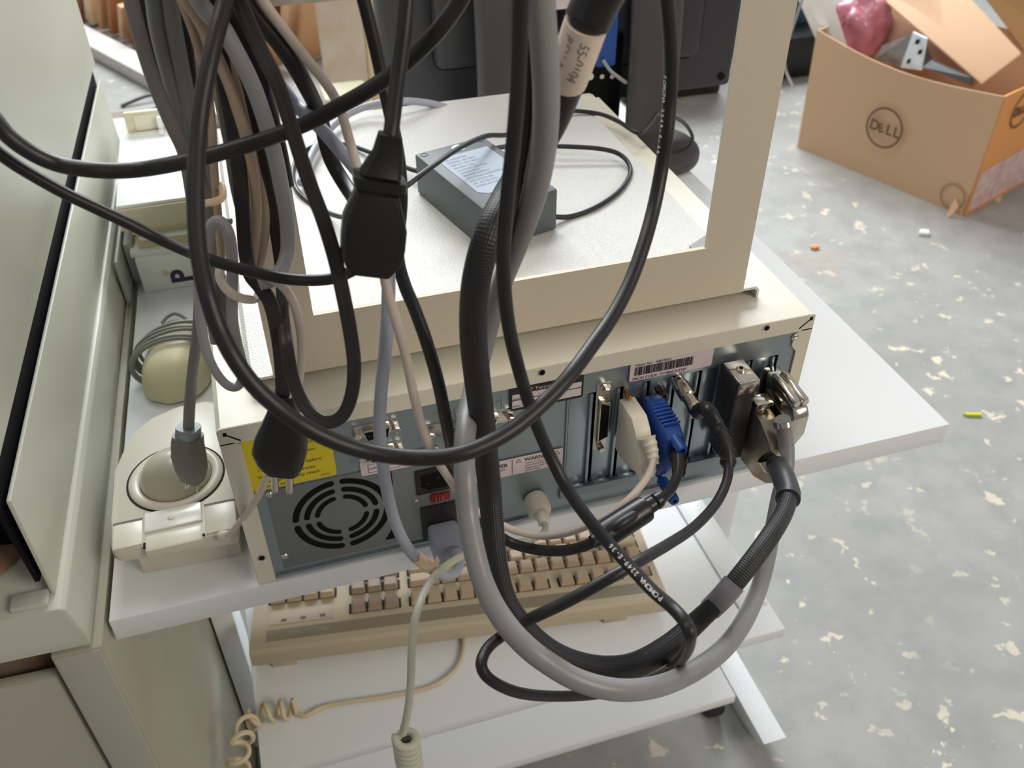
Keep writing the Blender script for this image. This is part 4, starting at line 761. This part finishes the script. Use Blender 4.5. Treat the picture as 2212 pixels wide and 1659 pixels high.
# ================================================================== stack on the cart's left rear corner
ycf = .419; ct = thing('white_carton', 'white low carton with a purple letter under the paper stack', 'box', (-.04, .5, 0))
b = new(); prism(b, [(-.0795, ycf, 0), (-.004, ycf, 0), (-.004, ycf, .040), (-.0795, ycf, .040)], (0, .20, 0), .0012); part('carton_body', b, PAPER, ct)
p0 = at_y(376, 598, ycf); b = new(); text_geo(b, 'P', .030, (p0.x+.018, ycf-.0002, p0.z-.008), EZ, -EX, .0003, bold=.0010)
part('printed_letter', b, INKP, ct, 'purple letter lying on its side')
p0 = at_y(358, 590, ycf); b = new(); lathe(b, (p0.x, ycf-.0001, p0.z), (0, -1, 0), [(0, .0036), (.0003, .0036)], 22); f = part('printed_dot', b, PAPERY, ct)
layers = [('printed_booklet', .040, .0455, PAPER, -.083, -.012, .005, 'white booklet lowest in the stack on the white carton'),
          ('yellowed_pad', .0458, .058, PAPERY, -.074, -.004, .012, 'cream pad second from the bottom of the paper stack'),
          ('paper_folder', .0583, .0625, PAPER, -.070, -.006, .004, 'thin white folder in the middle of the paper stack'),
          ('paper_pad', .0628, .074, PAPERY, -.076, -.004, .010, 'cream paper pad above the thin white folder'),
          ('cream_binder', .0743, .097, mat('cream_binder', (206, 200, 178), .5), -.083, -.003, -.002, 'thick cream binder near the top of the paper stack')]
for nm, z0, z1, m, xa, xb, dy, lab in layers:
    b = new(); prism(b, [(xa, ycf+dy, z0), (xb, ycf+dy, z0), (xb, ycf+dy, z1), (xa, ycf+dy, z1)], (.0, .20, 0), .0008); solo(nm, b, m, lab, 'papers')
b = new(); box(b, (-.0815, ycf+.001, .0973), (-.003, ycf+.178, .1005), .0004); solo('white_sheets', b, PAPER, 'bright white sheets lying on top of the paper stack', 'papers')
cp_ = thing('cream_clip', 'cream plastic clip plate with a white tab behind the white sheets', 'clip', (-.035, ycf+.183, .0975))
b = new(); box(b, (-.0735, ycf+.180, .0978), (-.004, ycf+.186, .1215), .001); part('plate', b, mat('cream_plastic', (226, 222, 194), .4), cp_)
b = new(); box(b, (-.064, ycf+.1785, .101), (-.008, ycf+.180, .118), .0006); part('raised_field', b, mat('pale_cream_plastic', (236, 234, 216), .4), cp_)
b = new(); box(b, (-.0400, ycf+.1705, .1008), (-.0345, ycf+.1785, .1165), .001); box(b, (-.0400, ycf+.158, .1008), (-.0345, ycf+.172, .1040), .001); part('tab', b, PAPER, cp_)
# ================================================================== keyboard on its shelf
kz = SZ; K0 = at_z(546, 1441, kz+.012); K1 = at_z(1440, 1322, kz+.012); kx = (K1-K0); kw = kx.length; kx = kx.normalized(); ky = V(-kx.y, kx.x, 0)
kd, hr, hf = .185, .038, .014
kM = Matrix.Translation(V(K0.x, K0.y, kz)) @ Matrix((kx, ky, EZ)).transposed().to_4x4()
kb = thing('keyboard', 'beige desktop keyboard lying back to front on the cart shelf', 'keyboard', kM @ V(kw/2, kd/2, 0))
def kz_at(y): return hr+(hf-hr)*y/kd
sl = (hf-hr)/kd; kt = Matrix((kx, (ky+EZ*sl).normalized(), kx.cross((ky+EZ*sl).normalized()))).transposed().to_4x4()
def kp(x, y, h=0): return kM @ V(x, y, kz_at(y)+h)
b = new(); prism(b, [kM @ V(0, y, z) for y, z in ((0, .013), (0, hr-.004), (.004, kz_at(.004)), (kd-.003, kz_at(kd-.003)), (kd, hf-.003), (kd, .001), (.05, .004))], kx*kw, .0012); part('case', b, KEYB, kb)
for x in (.02, kw-.075):
    b = new(); box(b, (x, .004, 0), (x+.028, .020, .016), .001, M=kM); part('tilt_foot', b, KEYB, kb)
def kslab(name, x0, x1, y0, y1, m, h0=-.001, h1=.0004, par=None, lab=None):
    b = new(); ps = [kp(x0, y0, h0), kp(x1, y0, h0), kp(x1, y1, h0), kp(x0, y1, h0)]; prism(b, ps, EZ*(h1-h0)); return part(name, b, m, par or kb, lab)
st = kslab('name_strip', .018, kw-.012, .0135, .0300, KSTR)
b = new(); text_geo(b, 'PRODATREK', .0085, kp(.088, .0255, .0006), -kx, -(ky+EZ*sl), .0002, bold=.0002); part('name_text', b, mat('pale_olive_ink', (172, 164, 140), .6), st)
ld = kslab('indicator_panel', .020, .092, .037, .058, mat('indicator_panel', (176, 160, 138), .5), -.001, .0006)
for x in (.036, .058, .080):
    b = new(); prism(b, [kp(x-.003, .041, .0004), kp(x+.003, .041, .0004), kp(x+.003, .045, .0004), kp(x-.003, .045, .0004)], EZ*.0006); part('indicator_light', b, INKG, ld)
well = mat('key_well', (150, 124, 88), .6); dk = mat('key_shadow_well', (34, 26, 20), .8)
P = .0190*(kw/.478)
protos = {}
def key(xc, yc, w_, m):
    k_ = (round(w_, 4), m.name)
    if k_ not in protos:
        b = new(); hb, ht = .0005, .0085; d = .0185
        lo = [(-w_/2+.0008, -d/2+.0008), (w_/2-.0008, -d/2+.0008), (w_/2-.0008, d/2-.0008), (-w_/2+.0008, d/2-.0008)]; up = [(-w_/2+.0028, -d/2+.0024), (w_/2-.0028, -d/2+.0024), (w_/2-.0028, d/2-.0020), (-w_/2+.0028, d/2-.0020)]
        A = [b.verts.new((x, y, hb)) for x, y in lo]; B = [b.verts.new((x, y, ht)) for x, y in up]
        b.faces.new(A[::-1]); b.faces.new(B)
        for i in range(4): b.faces.new((A[i], A[(i+1) % 4], B[(i+1) % 4], B[i]))
        bmesh.ops.bevel(b, geom=b.edges[:], offset=.0008, segments=2, affect='EDGES')
        me = mesh_of('key', b, m, V(0, 0, 0)); protos[k_] = me
    o = bpy.data.objects.new('key', protos[k_]); col.objects.link(o); o.parent = kb; ROOT[o] = ROOT[kb]
    pos = kp(xc, yc, .0002); o.matrix_local = Matrix.Translation(pos-ROOT[kb]) @ kt; return o
xm = .112                                  # where the main block starts, counted from the indicator side
wells = []
def row(y, segs, x=None):
    for x0, ws, m in segs:
        xs = x0; tot = sum(ws)*P
        wells.append((x0-.0015, x0+tot+.0015, y))
        for w_ in ws: key(xs+w_*P/2, y, w_*P, m); xs += w_*P
XM = xm+3*P+.012
rr_ = [(XM+kk*(4*P+.0125), [1]*4, KEYC) for kk in range(3)]
row(.0475, [(xm, [1]*3, KEYC2)] + rr_[:3] + [(XM+3*(4*P+.0125)+.004, [1], KEYC2)])
num = .018
row(.0775, [(num, [1]*4, KEYC), (xm, [1]*3, KEYC2), (XM, [2]+[1]*13, KEYC)])
row(.0970, [(num, [1]*4, KEYC), (xm, [1]*3, KEYC2), (XM, [1.5]+[1]*12+[1.5], KEYC)])
row(.1165, [(num, [1]*4, KEYC), (XM, [2.25]+[1]*11+[1.75], KEYC)])
row(.1360, [(num, [1]*4, KEYC), (xm+P, [1], KEYC2), (XM, [2.75]+[1]*10+[2.25], KEYC)])
row(.1555, [(xm, [1]*3, KEYC2), (XM, [1.5, 1.5, 7, 1.5, 1.5, 2], KEYC)])
wells.sort()
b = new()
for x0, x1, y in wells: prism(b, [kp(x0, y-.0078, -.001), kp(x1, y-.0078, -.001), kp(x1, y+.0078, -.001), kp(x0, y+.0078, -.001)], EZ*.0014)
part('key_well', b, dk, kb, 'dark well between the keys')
b = new(); z_ = .0032
kc = [at_z(u, v, SZ+z_) for u, v in ((1000, 1360), (1001, 1400), (988, 1440), (950, 1474), (900, 1492), (830, 1505), (760, 1515), (700, 1526), (662, 1545), (640, 1541))]
H = catmull(kc, 6); ctr = catmull([at_z(u, v, SZ+.011) for u, v in ((632, 1532), (600, 1535), (560, 1545), (538, 1562))] + [at_y(522, 1600, .09), at_y(514, 1640, .08), at_y(520, 1690, .07)], 12)
T, N = frames(ctr, hint=EZ)
for i, p in enumerate(ctr):
    a = i*.62; B_ = T[i].cross(N[i]); H.append(p+(N[i]*math.cos(a+1.2)+B_*math.sin(a+1.2))*.010)
sweep(b, catmull(H, 2), .0026, 9); part('cord', b, mat('keyboard_cord', (206, 192, 160), .45), kb)
# ================================================================== carton with the round logo, right rear
A_, B_, C_ = at_z(1722, 318, FZ), at_z(2080, 468, FZ), at_z(2240, 318, FZ)
dx_ = (B_-A_); bw = dx_.length; dx_.normalize(); dy_ = V(-dx_.y, dx_.x, 0)
if dy_.dot(C_-B_) < 0: dy_ = -dy_
bd = .44; bh = .355
bx_ = thing('logo_carton', 'open cardboard box with a round logo standing on the floor at right', 'box', A_+dx_*bw/2+dy_*bd/2)
def bq(s, t, h): return A_+dx_*s+dy_*t+V(0, 0, h)
def wall(name, grid, m, th, lab=None):
    """grid of points -> thin curved card"""
    b = new(); n = th; rows_ = [[b.verts.new(p) for p in r] for r in grid]; rows2 = [[b.verts.new(p+n) for p in r] for r in grid]
    R, Cc = len(grid), len(grid[0])
    for i in range(R-1):
        for j in range(Cc-1):
            b.faces.new((rows_[i][j], rows_[i][j+1], rows_[i+1][j+1], rows_[i+1][j])); b.faces.new((rows2[i][j], rows2[i+1][j], rows2[i+1][j+1], rows2[i][j+1]))
    for i in range(R-1):
        for j in (0, Cc-1): b.faces.new((rows_[i][j], rows_[i+1][j], rows2[i+1][j], rows2[i][j]))
    for j in range(Cc-1):
        for i in (0, R-1): b.faces.new((rows_[i][j], rows2[i][j], rows2[i][j+1], rows_[i][j+1]))
    return part(name, b, m, bx_, lab)
def fp(s, h):     # front wall bulges outward near the top middle
    k = s/bw; flare = .025*(h/bh)*(1-k)*.6; sag = -.022*math.sin(math.pi*k)*(h/bh); return bq(s-flare, -.02*math.sin(math.pi*k)*(h/bh)**2, h+sag-.018*(h/bh)*k)
fw = wall('front_wall', [[fp(bw*j/12, bh*i/5) for j in range(13)] for i in range(6)], CARD, dy_*.005)
wall('right_wall', [[bq(bw, bd*j/4, (bh-.018)*i/3) for j in range(5)] for i in range(4)], CARDO, -dx_*.005)
wall('left_wall', [[bq(0-.025*.6*i/3, bd*j/4, bh*i/3) for j in range(5)] for i in range(4)], CARD, dx_*.005)
wall('back_wall', [[bq(bw*j/4, bd, bh*i/3) for j in range(5)] for i in range(4)], CARD, -dy_*.005)
b = new(); prism(b, [bq(.006, .006, .003), bq(bw-.006, .006, .003), bq(bw-.006, bd-.006, .003), bq(.006, bd-.006, .003)], (0, 0, .004)); part('bottom', b, CARDD, bx_)
def logo(c, ex, ey, r, par, m):
    ex = Vector(ex).normalized(); ey = Vector(ey).normalized(); n = ex.cross(ey); b = new(); N_ = 48
    vo = [b.verts.new(c+(ex*math.cos(2*math.pi*k/N_)+ey*math.sin(2*math.pi*k/N_))*r+n*.0025) for k in range(N_)]; vi = [b.verts.new(c+(ex*math.cos(2*math.pi*k/N_)+ey*math.sin(2*math.pi*k/N_))*r*.9+n*.0025) for k in range(N_)]
    for k in range(N_): b.faces.new((vo[k], vo[(k+1) % N_], vi[(k+1) % N_], vi[k]))
    s_ = r*.70; xx = -r*.80
    g_ = r*.05; w = text_geo(b, 'D', s_, c+ex*xx-ey*s_*.36, ex, ey, .0025, bold=.0012); xx += w+g_
    e1 = (ex+ey*.38).normalized(); w2 = text_geo(b, 'E', s_*.86, c+ex*(xx-r*.01)-ey*s_*.44, e1, ex.cross(ey).cross(e1), .0026, bold=.0012); xx += w2*.98+g_
    w = text_geo(b, 'L', s_, c+ex*xx-ey*s_*.36, ex, ey, .0025, bold=.0012); xx += w+g_
    text_geo(b, 'L', s_, c+ex*xx-ey*s_*.36, ex, ey, .0025, bold=.0012)
    return part('round_logo', b, m, par, 'round printed logo')
BI = mat('brown_box_ink', (96, 66, 46), .7)
nrm = -dy_; lc = at_z(1910, 276, FZ)
def on_front(u, v, off=-.006):
    r = ray(u, v); t = (bq(0, off, 0)-CAM).dot(dy_)/r.dot(dy_); return CAM+r*t
def on_side(u, v): r = ray(u, v); t = (bq(bw+.001, 0, 0)-CAM).dot(dx_)/r.dot(dx_); return CAM+r*t
lc = on_front(1911, 276, -.018); logo(lc, dx_, EZ, .0575, fw, BI)
l2 = on_front(2058, 425, -.004); b = new(); N_ = 40; r_ = .036; l2 = V(l2.x, l2.y, FZ+.045)
for k in range(N_):
    a0, a1 = 2*math.pi*k/N_, 2*math.pi*(k+1)/N_; f_ = lambda a, r: l2+(dx_*math.cos(a)+EZ*math.sin(a))*r+dy_*-.002
    vs_ = [b.verts.new(f_(a0, r_)), b.verts.new(f_(a1, r_)), b.verts.new(f_(a1, r_*.9)), b.verts.new(f_(a0, r_*.9))]; b.faces.new(vs_)
part('round_stamp', b, mat('faint_box_ink', (150, 108, 76), .7), fw)
sw_ = [o for o in bx_.children if o.name.startswith('right_wall')][0]
l3 = on_side(2207, 236); logo(V(l3.x, l3.y, l3.z), dy_, EZ, .050, sw_, BI)
q = [on_side(u, v) for u, v in ((2090, 455), (2132, 362), (2240, 330), (2240, 372))]; b = new(); prism(b, [bq(bw+.001, .015, .012), bq(bw+.001, .40, .012), bq(bw+.001, .40, .145), bq(bw+.001, .015, .125)], dx_*.0006); part('shipping_label', b, mat('pale_shipping_label', (226, 196, 190), .6, vary=.4, vscale=40, vcol=(150, 110, 110)), sw_, 'pale shipping label')
b = new(); c_ = V(l2.x, l2.y, FZ); prism(b, [c_+dx_*.01+V(0, 0, .045)-dy_*.004, c_+dx_*.03+V(0, 0, .03)-dy_*.01, c_+dx_*.022+V(0, 0, .001)-dy_*.03, c_+dx_*.012+V(0, 0, .001)-dy_*.028], -dy_*.003); part('torn_flap', b, CARD, fw)
# flaps and contents
def of(u, v, t):   # point on a plane t metres behind the box front
    return on_front(u, v, t)
p_ = [of(2015, 12, .20), of(2052, 60, .20), of(2212, 218, .05), of(2240, 200, .30), of(2230, 80, .42), of(2080, -40, .40), of(1890, -60, .34)]
b = new(); F1 = [of(1900, -12, .30), of(2128, 178, .06), of(2190, 150, .10), of(2200, 110, .2), of(2080, 0, .34), of(2060, -40, .38), of(1990, -60, .40)]
prism(b, [of(1895, -10, .22), of(2120, 182, .05), of(2205, 118, .12), of(2080, -15, .26), of(2040, -60, .30), of(1960, -70, .28)], V(0, .004, .005)); part('folded_flap', b, mat('pink_beige_cardboard', (222, 182, 146), .7, vary=.1), bx_, 'pale folded flap')
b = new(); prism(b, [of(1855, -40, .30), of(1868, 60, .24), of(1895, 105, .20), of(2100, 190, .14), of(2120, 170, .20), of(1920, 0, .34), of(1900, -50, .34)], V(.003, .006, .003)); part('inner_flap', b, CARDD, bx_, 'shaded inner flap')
b = new(); prism(b, [of(2085, -60, .42), of(2212, 108, .42), of(2290, 90, .46), of(2290, -80, .50)], V(.004, .006, 0)); solo('tan_cardboard_sheet', b, mat('tan_card_sheet', (176, 140, 92), .7, vary=.2), 'tan cardboard sheet standing behind the open logo box', 'cardboard')
b = new(); prism(b, [of(1698, -60, .10), of(1780, -60, .10), of(1836, 118, .02), of(1764, 90, .02)], V(.003, .006, 0), .0015); solo('clear_plastic_strip', b, mat('cloudy_plastic', (196, 188, 178), .25), 'cloudy plastic strip leaning out of the logo box at its left', 'plastic strip')
random.seed(2); b = new()
bmesh.ops.create_icosphere(b, subdivisions=4, radius=1)
from mathutils import noise as mn
cpk = of(1856, 62, .19)
for v in b.verts:
    d_ = 1+.35*mn.noise(v.co*2.2)+.12*mn.noise(v.co*6); v.co = cpk + V(v.co.x*.088*d_, v.co.y*.07*d_, v.co.z*.12*d_)
solo('pink_bag', b, PINK, 'crumpled pink plastic bag inside the logo box', 'bag', ang=70)
cm = thing('metal_bracket', 'bright bare metal drive bracket sticking out of the logo box', 'bracket', of(1960, 110, .05))
b = new(); prism(b, [of(1972, 70, .020), of(2002, 84, .020), of(1990, 152, .015), of(1945, 146, .015)], dy_*.004+V(0, 0, .002)); part('slotted_face', b, mat('bright_metal', (230, 240, 244), .3, metal=.3), cm)
b = new(); prism(b, [of(1972, 72, .021), of(1946, 146, .016), of(1890, 128, .03), of(1906, 98, .06)], dy_*.004); part('side_plate', b, mat('dull_metal', (150, 148, 146), .3, metal=.8, vary=.5, vscale=60), cm)
for u, v in ((1984, 90), (1990, 112), (1966, 132)):
    b = new(); c_ = of(u, v, .017); box(b, c_-V(.009, .001, .006), c_+V(.007, .001, .006)); part('slot', b, BLACK, cm)
b = new(); prism(b, [of(1992, 145, .03), of(1998, 100, .05), of(2010, 130, .05), of(2098, 168, .03), of(2096, 182, .02)], dy_*.01); solo('black_bar', b, BPLUG, 'black plastic bar in the logo box beside the metal bracket', 'bar')
# blue bin and dark things behind the right post
b = new(); box(b, (1.86, 2.52, FZ+.0), (2.16, 2.72, FZ+.46), .02); solo('blue_bin', b, DBLUE, 'dark blue plastic bin behind the logo box', 'bin')
b = new(); box(b, (1.80, 2.34, FZ), (2.10, 2.50, FZ+.15), .02); solo('black_case', b, mat('black_case', (24, 24, 26), .5), 'low black case on the floor left of the logo box', 'case')
b = new(); sweep(b, catmull([of(1740, -20, .02), of(1712, 60, .02), of(1696, 110, .015), of(1697, 150, .01), of(1712, 186, .0)]), .004, 8); solo('grey_wire', b, GREYC, 'thin grey wire drooping beside the logo box', 'wire')
# ================================================================== litter on the floor
def chip(name, u, v, pts, m, lab, h=.006):
    c_ = at_z(u, v, FZ); b = new(); prism(b, [c_+V(x, y, .0005) for x, y in pts], (0, 0, h), .001); solo(name, b, m, lab, 'litter')
chip('yellow_scrap', 2101, 895, [(-.022, .004), (-.018, -.002), (.010, -.012), (.014, -.006)], mat('yellow_plastic', (220, 220, 30), .4), 'yellow plastic scrap on the floor right of the cart')
chip('white_scrap', 1994, 507, [(-.016, 0), (0, .014), (.018, .004), (.008, -.012)], PAPER, 'white crumb on the floor below the logo box', .01)
chip('orange_scrap', 1759, 537, [(-.012, 0), (-.004, .008), (.012, .004), (.010, -.006), (-.006, -.008)], mat('orange_foam', (232, 150, 90), .7), 'orange crumb on the floor beside the cart', .008)
# ================================================================== monitors and second table behind
TZ2 = .0
def monitor(y, uL, uR, vb, ucol, wcol, label, vbase, slant=0, extra=None):
    a_ = at_y(uL, vb, y); c_ = at_y(uR, vb-(uR-uL)*.14, y); z0 = min(a_.z, c_.z)
    z0 = a_.z*.5+c_.z*.5; pc_ = at_y(ucol, vbase-40, y-.05)
    t = thing('dark_monitor', label, 'monitor', (pc_.x, y, TZ2))
    b = new(); box(b, (a_.x, y, z0), (c_.x, y+.045, z0+.38), .008); part('rear_housing', b, MON, t)
    b = new(); box(b, (a_.x+.06, y-.022, z0+.05), (c_.x-.06, y+.004, z0+.34), .015); part('housing_bulge', b, MON, t)
    K_ = catmull([V(pc_.x, y-.022, z0+.26), V(pc_.x, y-.045, z0+.14), V(pc_.x, y-.055, z0+.0), V(pc_.x, y-.055, (z0+TZ2)/2), V(pc_.x, y-.055, TZ2+.008)], 6)
    b = new(); sweep(b, K_, wcol, 20, lambda a: (math.copysign(abs(math.cos(a))**.7, math.cos(a)), math.sin(a)*.35), hint=-EY); part('column', b, MONL, t)
    b = new(); pts = [V(pc_.x+.005+.062*math.cos(2*math.pi*k/36), y-.055+.070*math.sin(2*math.pi*k/36), TZ2+.0005) for k in range(36)]; prism(b, pts, (0, 0, .014), .004); part('base', b, MONL, t)
    return t, z0
m1, z1 = monitor(.66, 838, 1212, 248, 1075, .026, 'dark monitor seen from behind at top centre', 300)
m2, z2 = monitor(.62, 1214, 1578, 235, 1400, .034, 'dark monitor seen from behind with a blue plug, right of the thick cables', 300)
MY2 = .62
b = new(); pa_ = at_y(1214, 150, .625); pb_ = at_y(1345, 150, .625); box(b, (pa_.x, .622, TZ2+.001), (pb_.x, .66, z2+.01), .004); part('lower_housing', b, BLACK, m2)
yb = MY2-.024; p0 = at_y(1262, 170, yb); b = new(); box(b, (p0.x-.055, yb-.002, p0.z-.035), (p0.x+.05, yb+.004, p0.z+.05), .003); io = part('port_recess', b, BLACK, m2)
for u, r in ((1273, .0045), (1298, .003), (1320, .003)):
    p = at_y(u, 163, yb-.003); b = new(); lathe(b, p, (0, -1, 0), [(0, r), (.004, r)], 16); part('round_port', b, CHROME, io)
p = at_y(1322, 88, yb-.01); q = at_y(1275, 138, yb-.01)
b = new(); box(b, (q.x, yb-.028, q.z), (p.x, yb, p.z+.05), .004); bp_ = part('blue_plug', b, BLUE, m2, 'blue video plug')
b = new(); sweep(b, catmull([at_y(1303, 130, yb-.03), at_y(1318, 152, yb-.04), at_y(1340, 170, yb-.045), at_y(1352, 178, yb-.03)], 6), .0022, 10); part('plug_cord', b, GREYC, bp_)
p = at_y(1226, 12, MY2-.026); b = new(); box(b, (p.x-.03, MY2-.0245, p.z-.004), (p.x+.012, MY2-.0225, p.z+.05), 0); part('ratings_label', b, LAB, m2, 'pale ratings label')
p = at_y(1558, 165, MY2-.0005); b = new(); lathe(b, p, (0, -1, 0), [(0, .005), (.0008, .005)], 16); part('screw_hole', b, BLACK, m2)
b = new(); box(b, (1.30, 2.30, FZ), (1.66, 2.62, FZ+.42), .01); solo('black_case', b, mat('black_case', (24, 24, 26), .5), 'black case standing on the floor behind the right hand monitor', 'case')
# ================================================================== far left shelf of flat cartons, kerb and timber post
kerb = new(); g0 = at_z(205, 130, FZ); g1 = at_z(470, 275, FZ); dk_ = (g1-g0).normalized(); nk = V(-dk_.y, dk_.x, 0)
prism(kerb, [g0-dk_*.6, g1+dk_*.4, g1+dk_*.4+nk*.10, g0-dk_*.6+nk*.10], (0, 0, .05), .006); solo('pale_kerb', kerb, CONC, 'pale low kerb strip on the floor before the flattened cartons', 'kerb')
random.seed(9); base_ = g0+nk*.14
tones = [(176, 118, 78), (214, 176, 138), (150, 92, 58), (226, 196, 160), (196, 150, 108)]
for k in range(30):
    row_ = k // 15; a_ = base_+dk_*(-.62+.088*(k % 15))+nk*(.02+.34*row_); w_ = random.uniform(.22, .29); h_ = random.uniform(.12, .30)+.16*row_
    R_ = Matrix.Translation(a_) @ Matrix.Rotation(math.atan2(dk_.y, dk_.x)+math.pi/2+.10+random.uniform(-.03, .03), 4, 'Z') @ Matrix.Rotation(random.uniform(.30, .38), 4, 'X')
    b = new(); box(b, (0, 0, .014), (w_, .020+.03*random.random(), h_), .003, M=R_)
    o_ = solo('flattened_carton', b, mat('card_tone_%d' % (k % 5), tones[k % 5], .75, vary=.25, vscale=15), 'flattened brown carton leaning in the row at upper left', 'cardboard', 'flattened cartons leaning in the row at upper left')
pt = thing('timber_post', 'chalky white painted timber post at top left of centre', 'post', at_z(770, 232, FZ))
y_ = at_z(760, 235, FZ).y-.25; a_ = at_y(694, 100, y_); c_ = at_y(788, 100, y_); e_ = at_y(832, 100, y_)
b = new(); box(b, (a_.x, y_, FZ), (c_.x, y_+.03, .9), .004); part('wide_plank', b, WOODW, pt)
b = new(); box(b, (c_.x+.004, y_+.004, FZ), (e_.x+.03, y_+.034, .9), .004); part('narrow_plank', b, mat('cream_timber', (222, 206, 164), .8, bump=.3, bscale=40, vary=.3, vscale=16), pt)
b = new(); p0 = at_z(750, 225, -.05); pw = at_y(700, 215, 2.0); pv = at_y(806, 238, 2.0); box(b, (pw.x, 2.0, FZ), (pv.x, 2.12, pw.z), .01); solo('cream_bin', b, mat('cream_bin', (222, 218, 190), .5), 'cream bin standing before the chalky timber post', 'bin')
for k in range(3):
    a_ = at_z(262+k*36, 232+k*22, FZ+.002); b = new(); sweep(b, catmull([a_+V(0, .0, .004), a_+V(.10, .03, .02), a_+V(.15, .02, .004)], 6), .006, 8); solo('black_strap', b, BPLUG, 'short black strap lying on the floor behind the white sheets', 'strap', 'black straps on the floor behind the white sheets')
# ================================================================== lift everything so that the floor is z = 0
for o in scene.objects:
    if o.parent is None and o.type in ('MESH', 'EMPTY'): o.location.z += UP
bpy.context.view_layer.update()
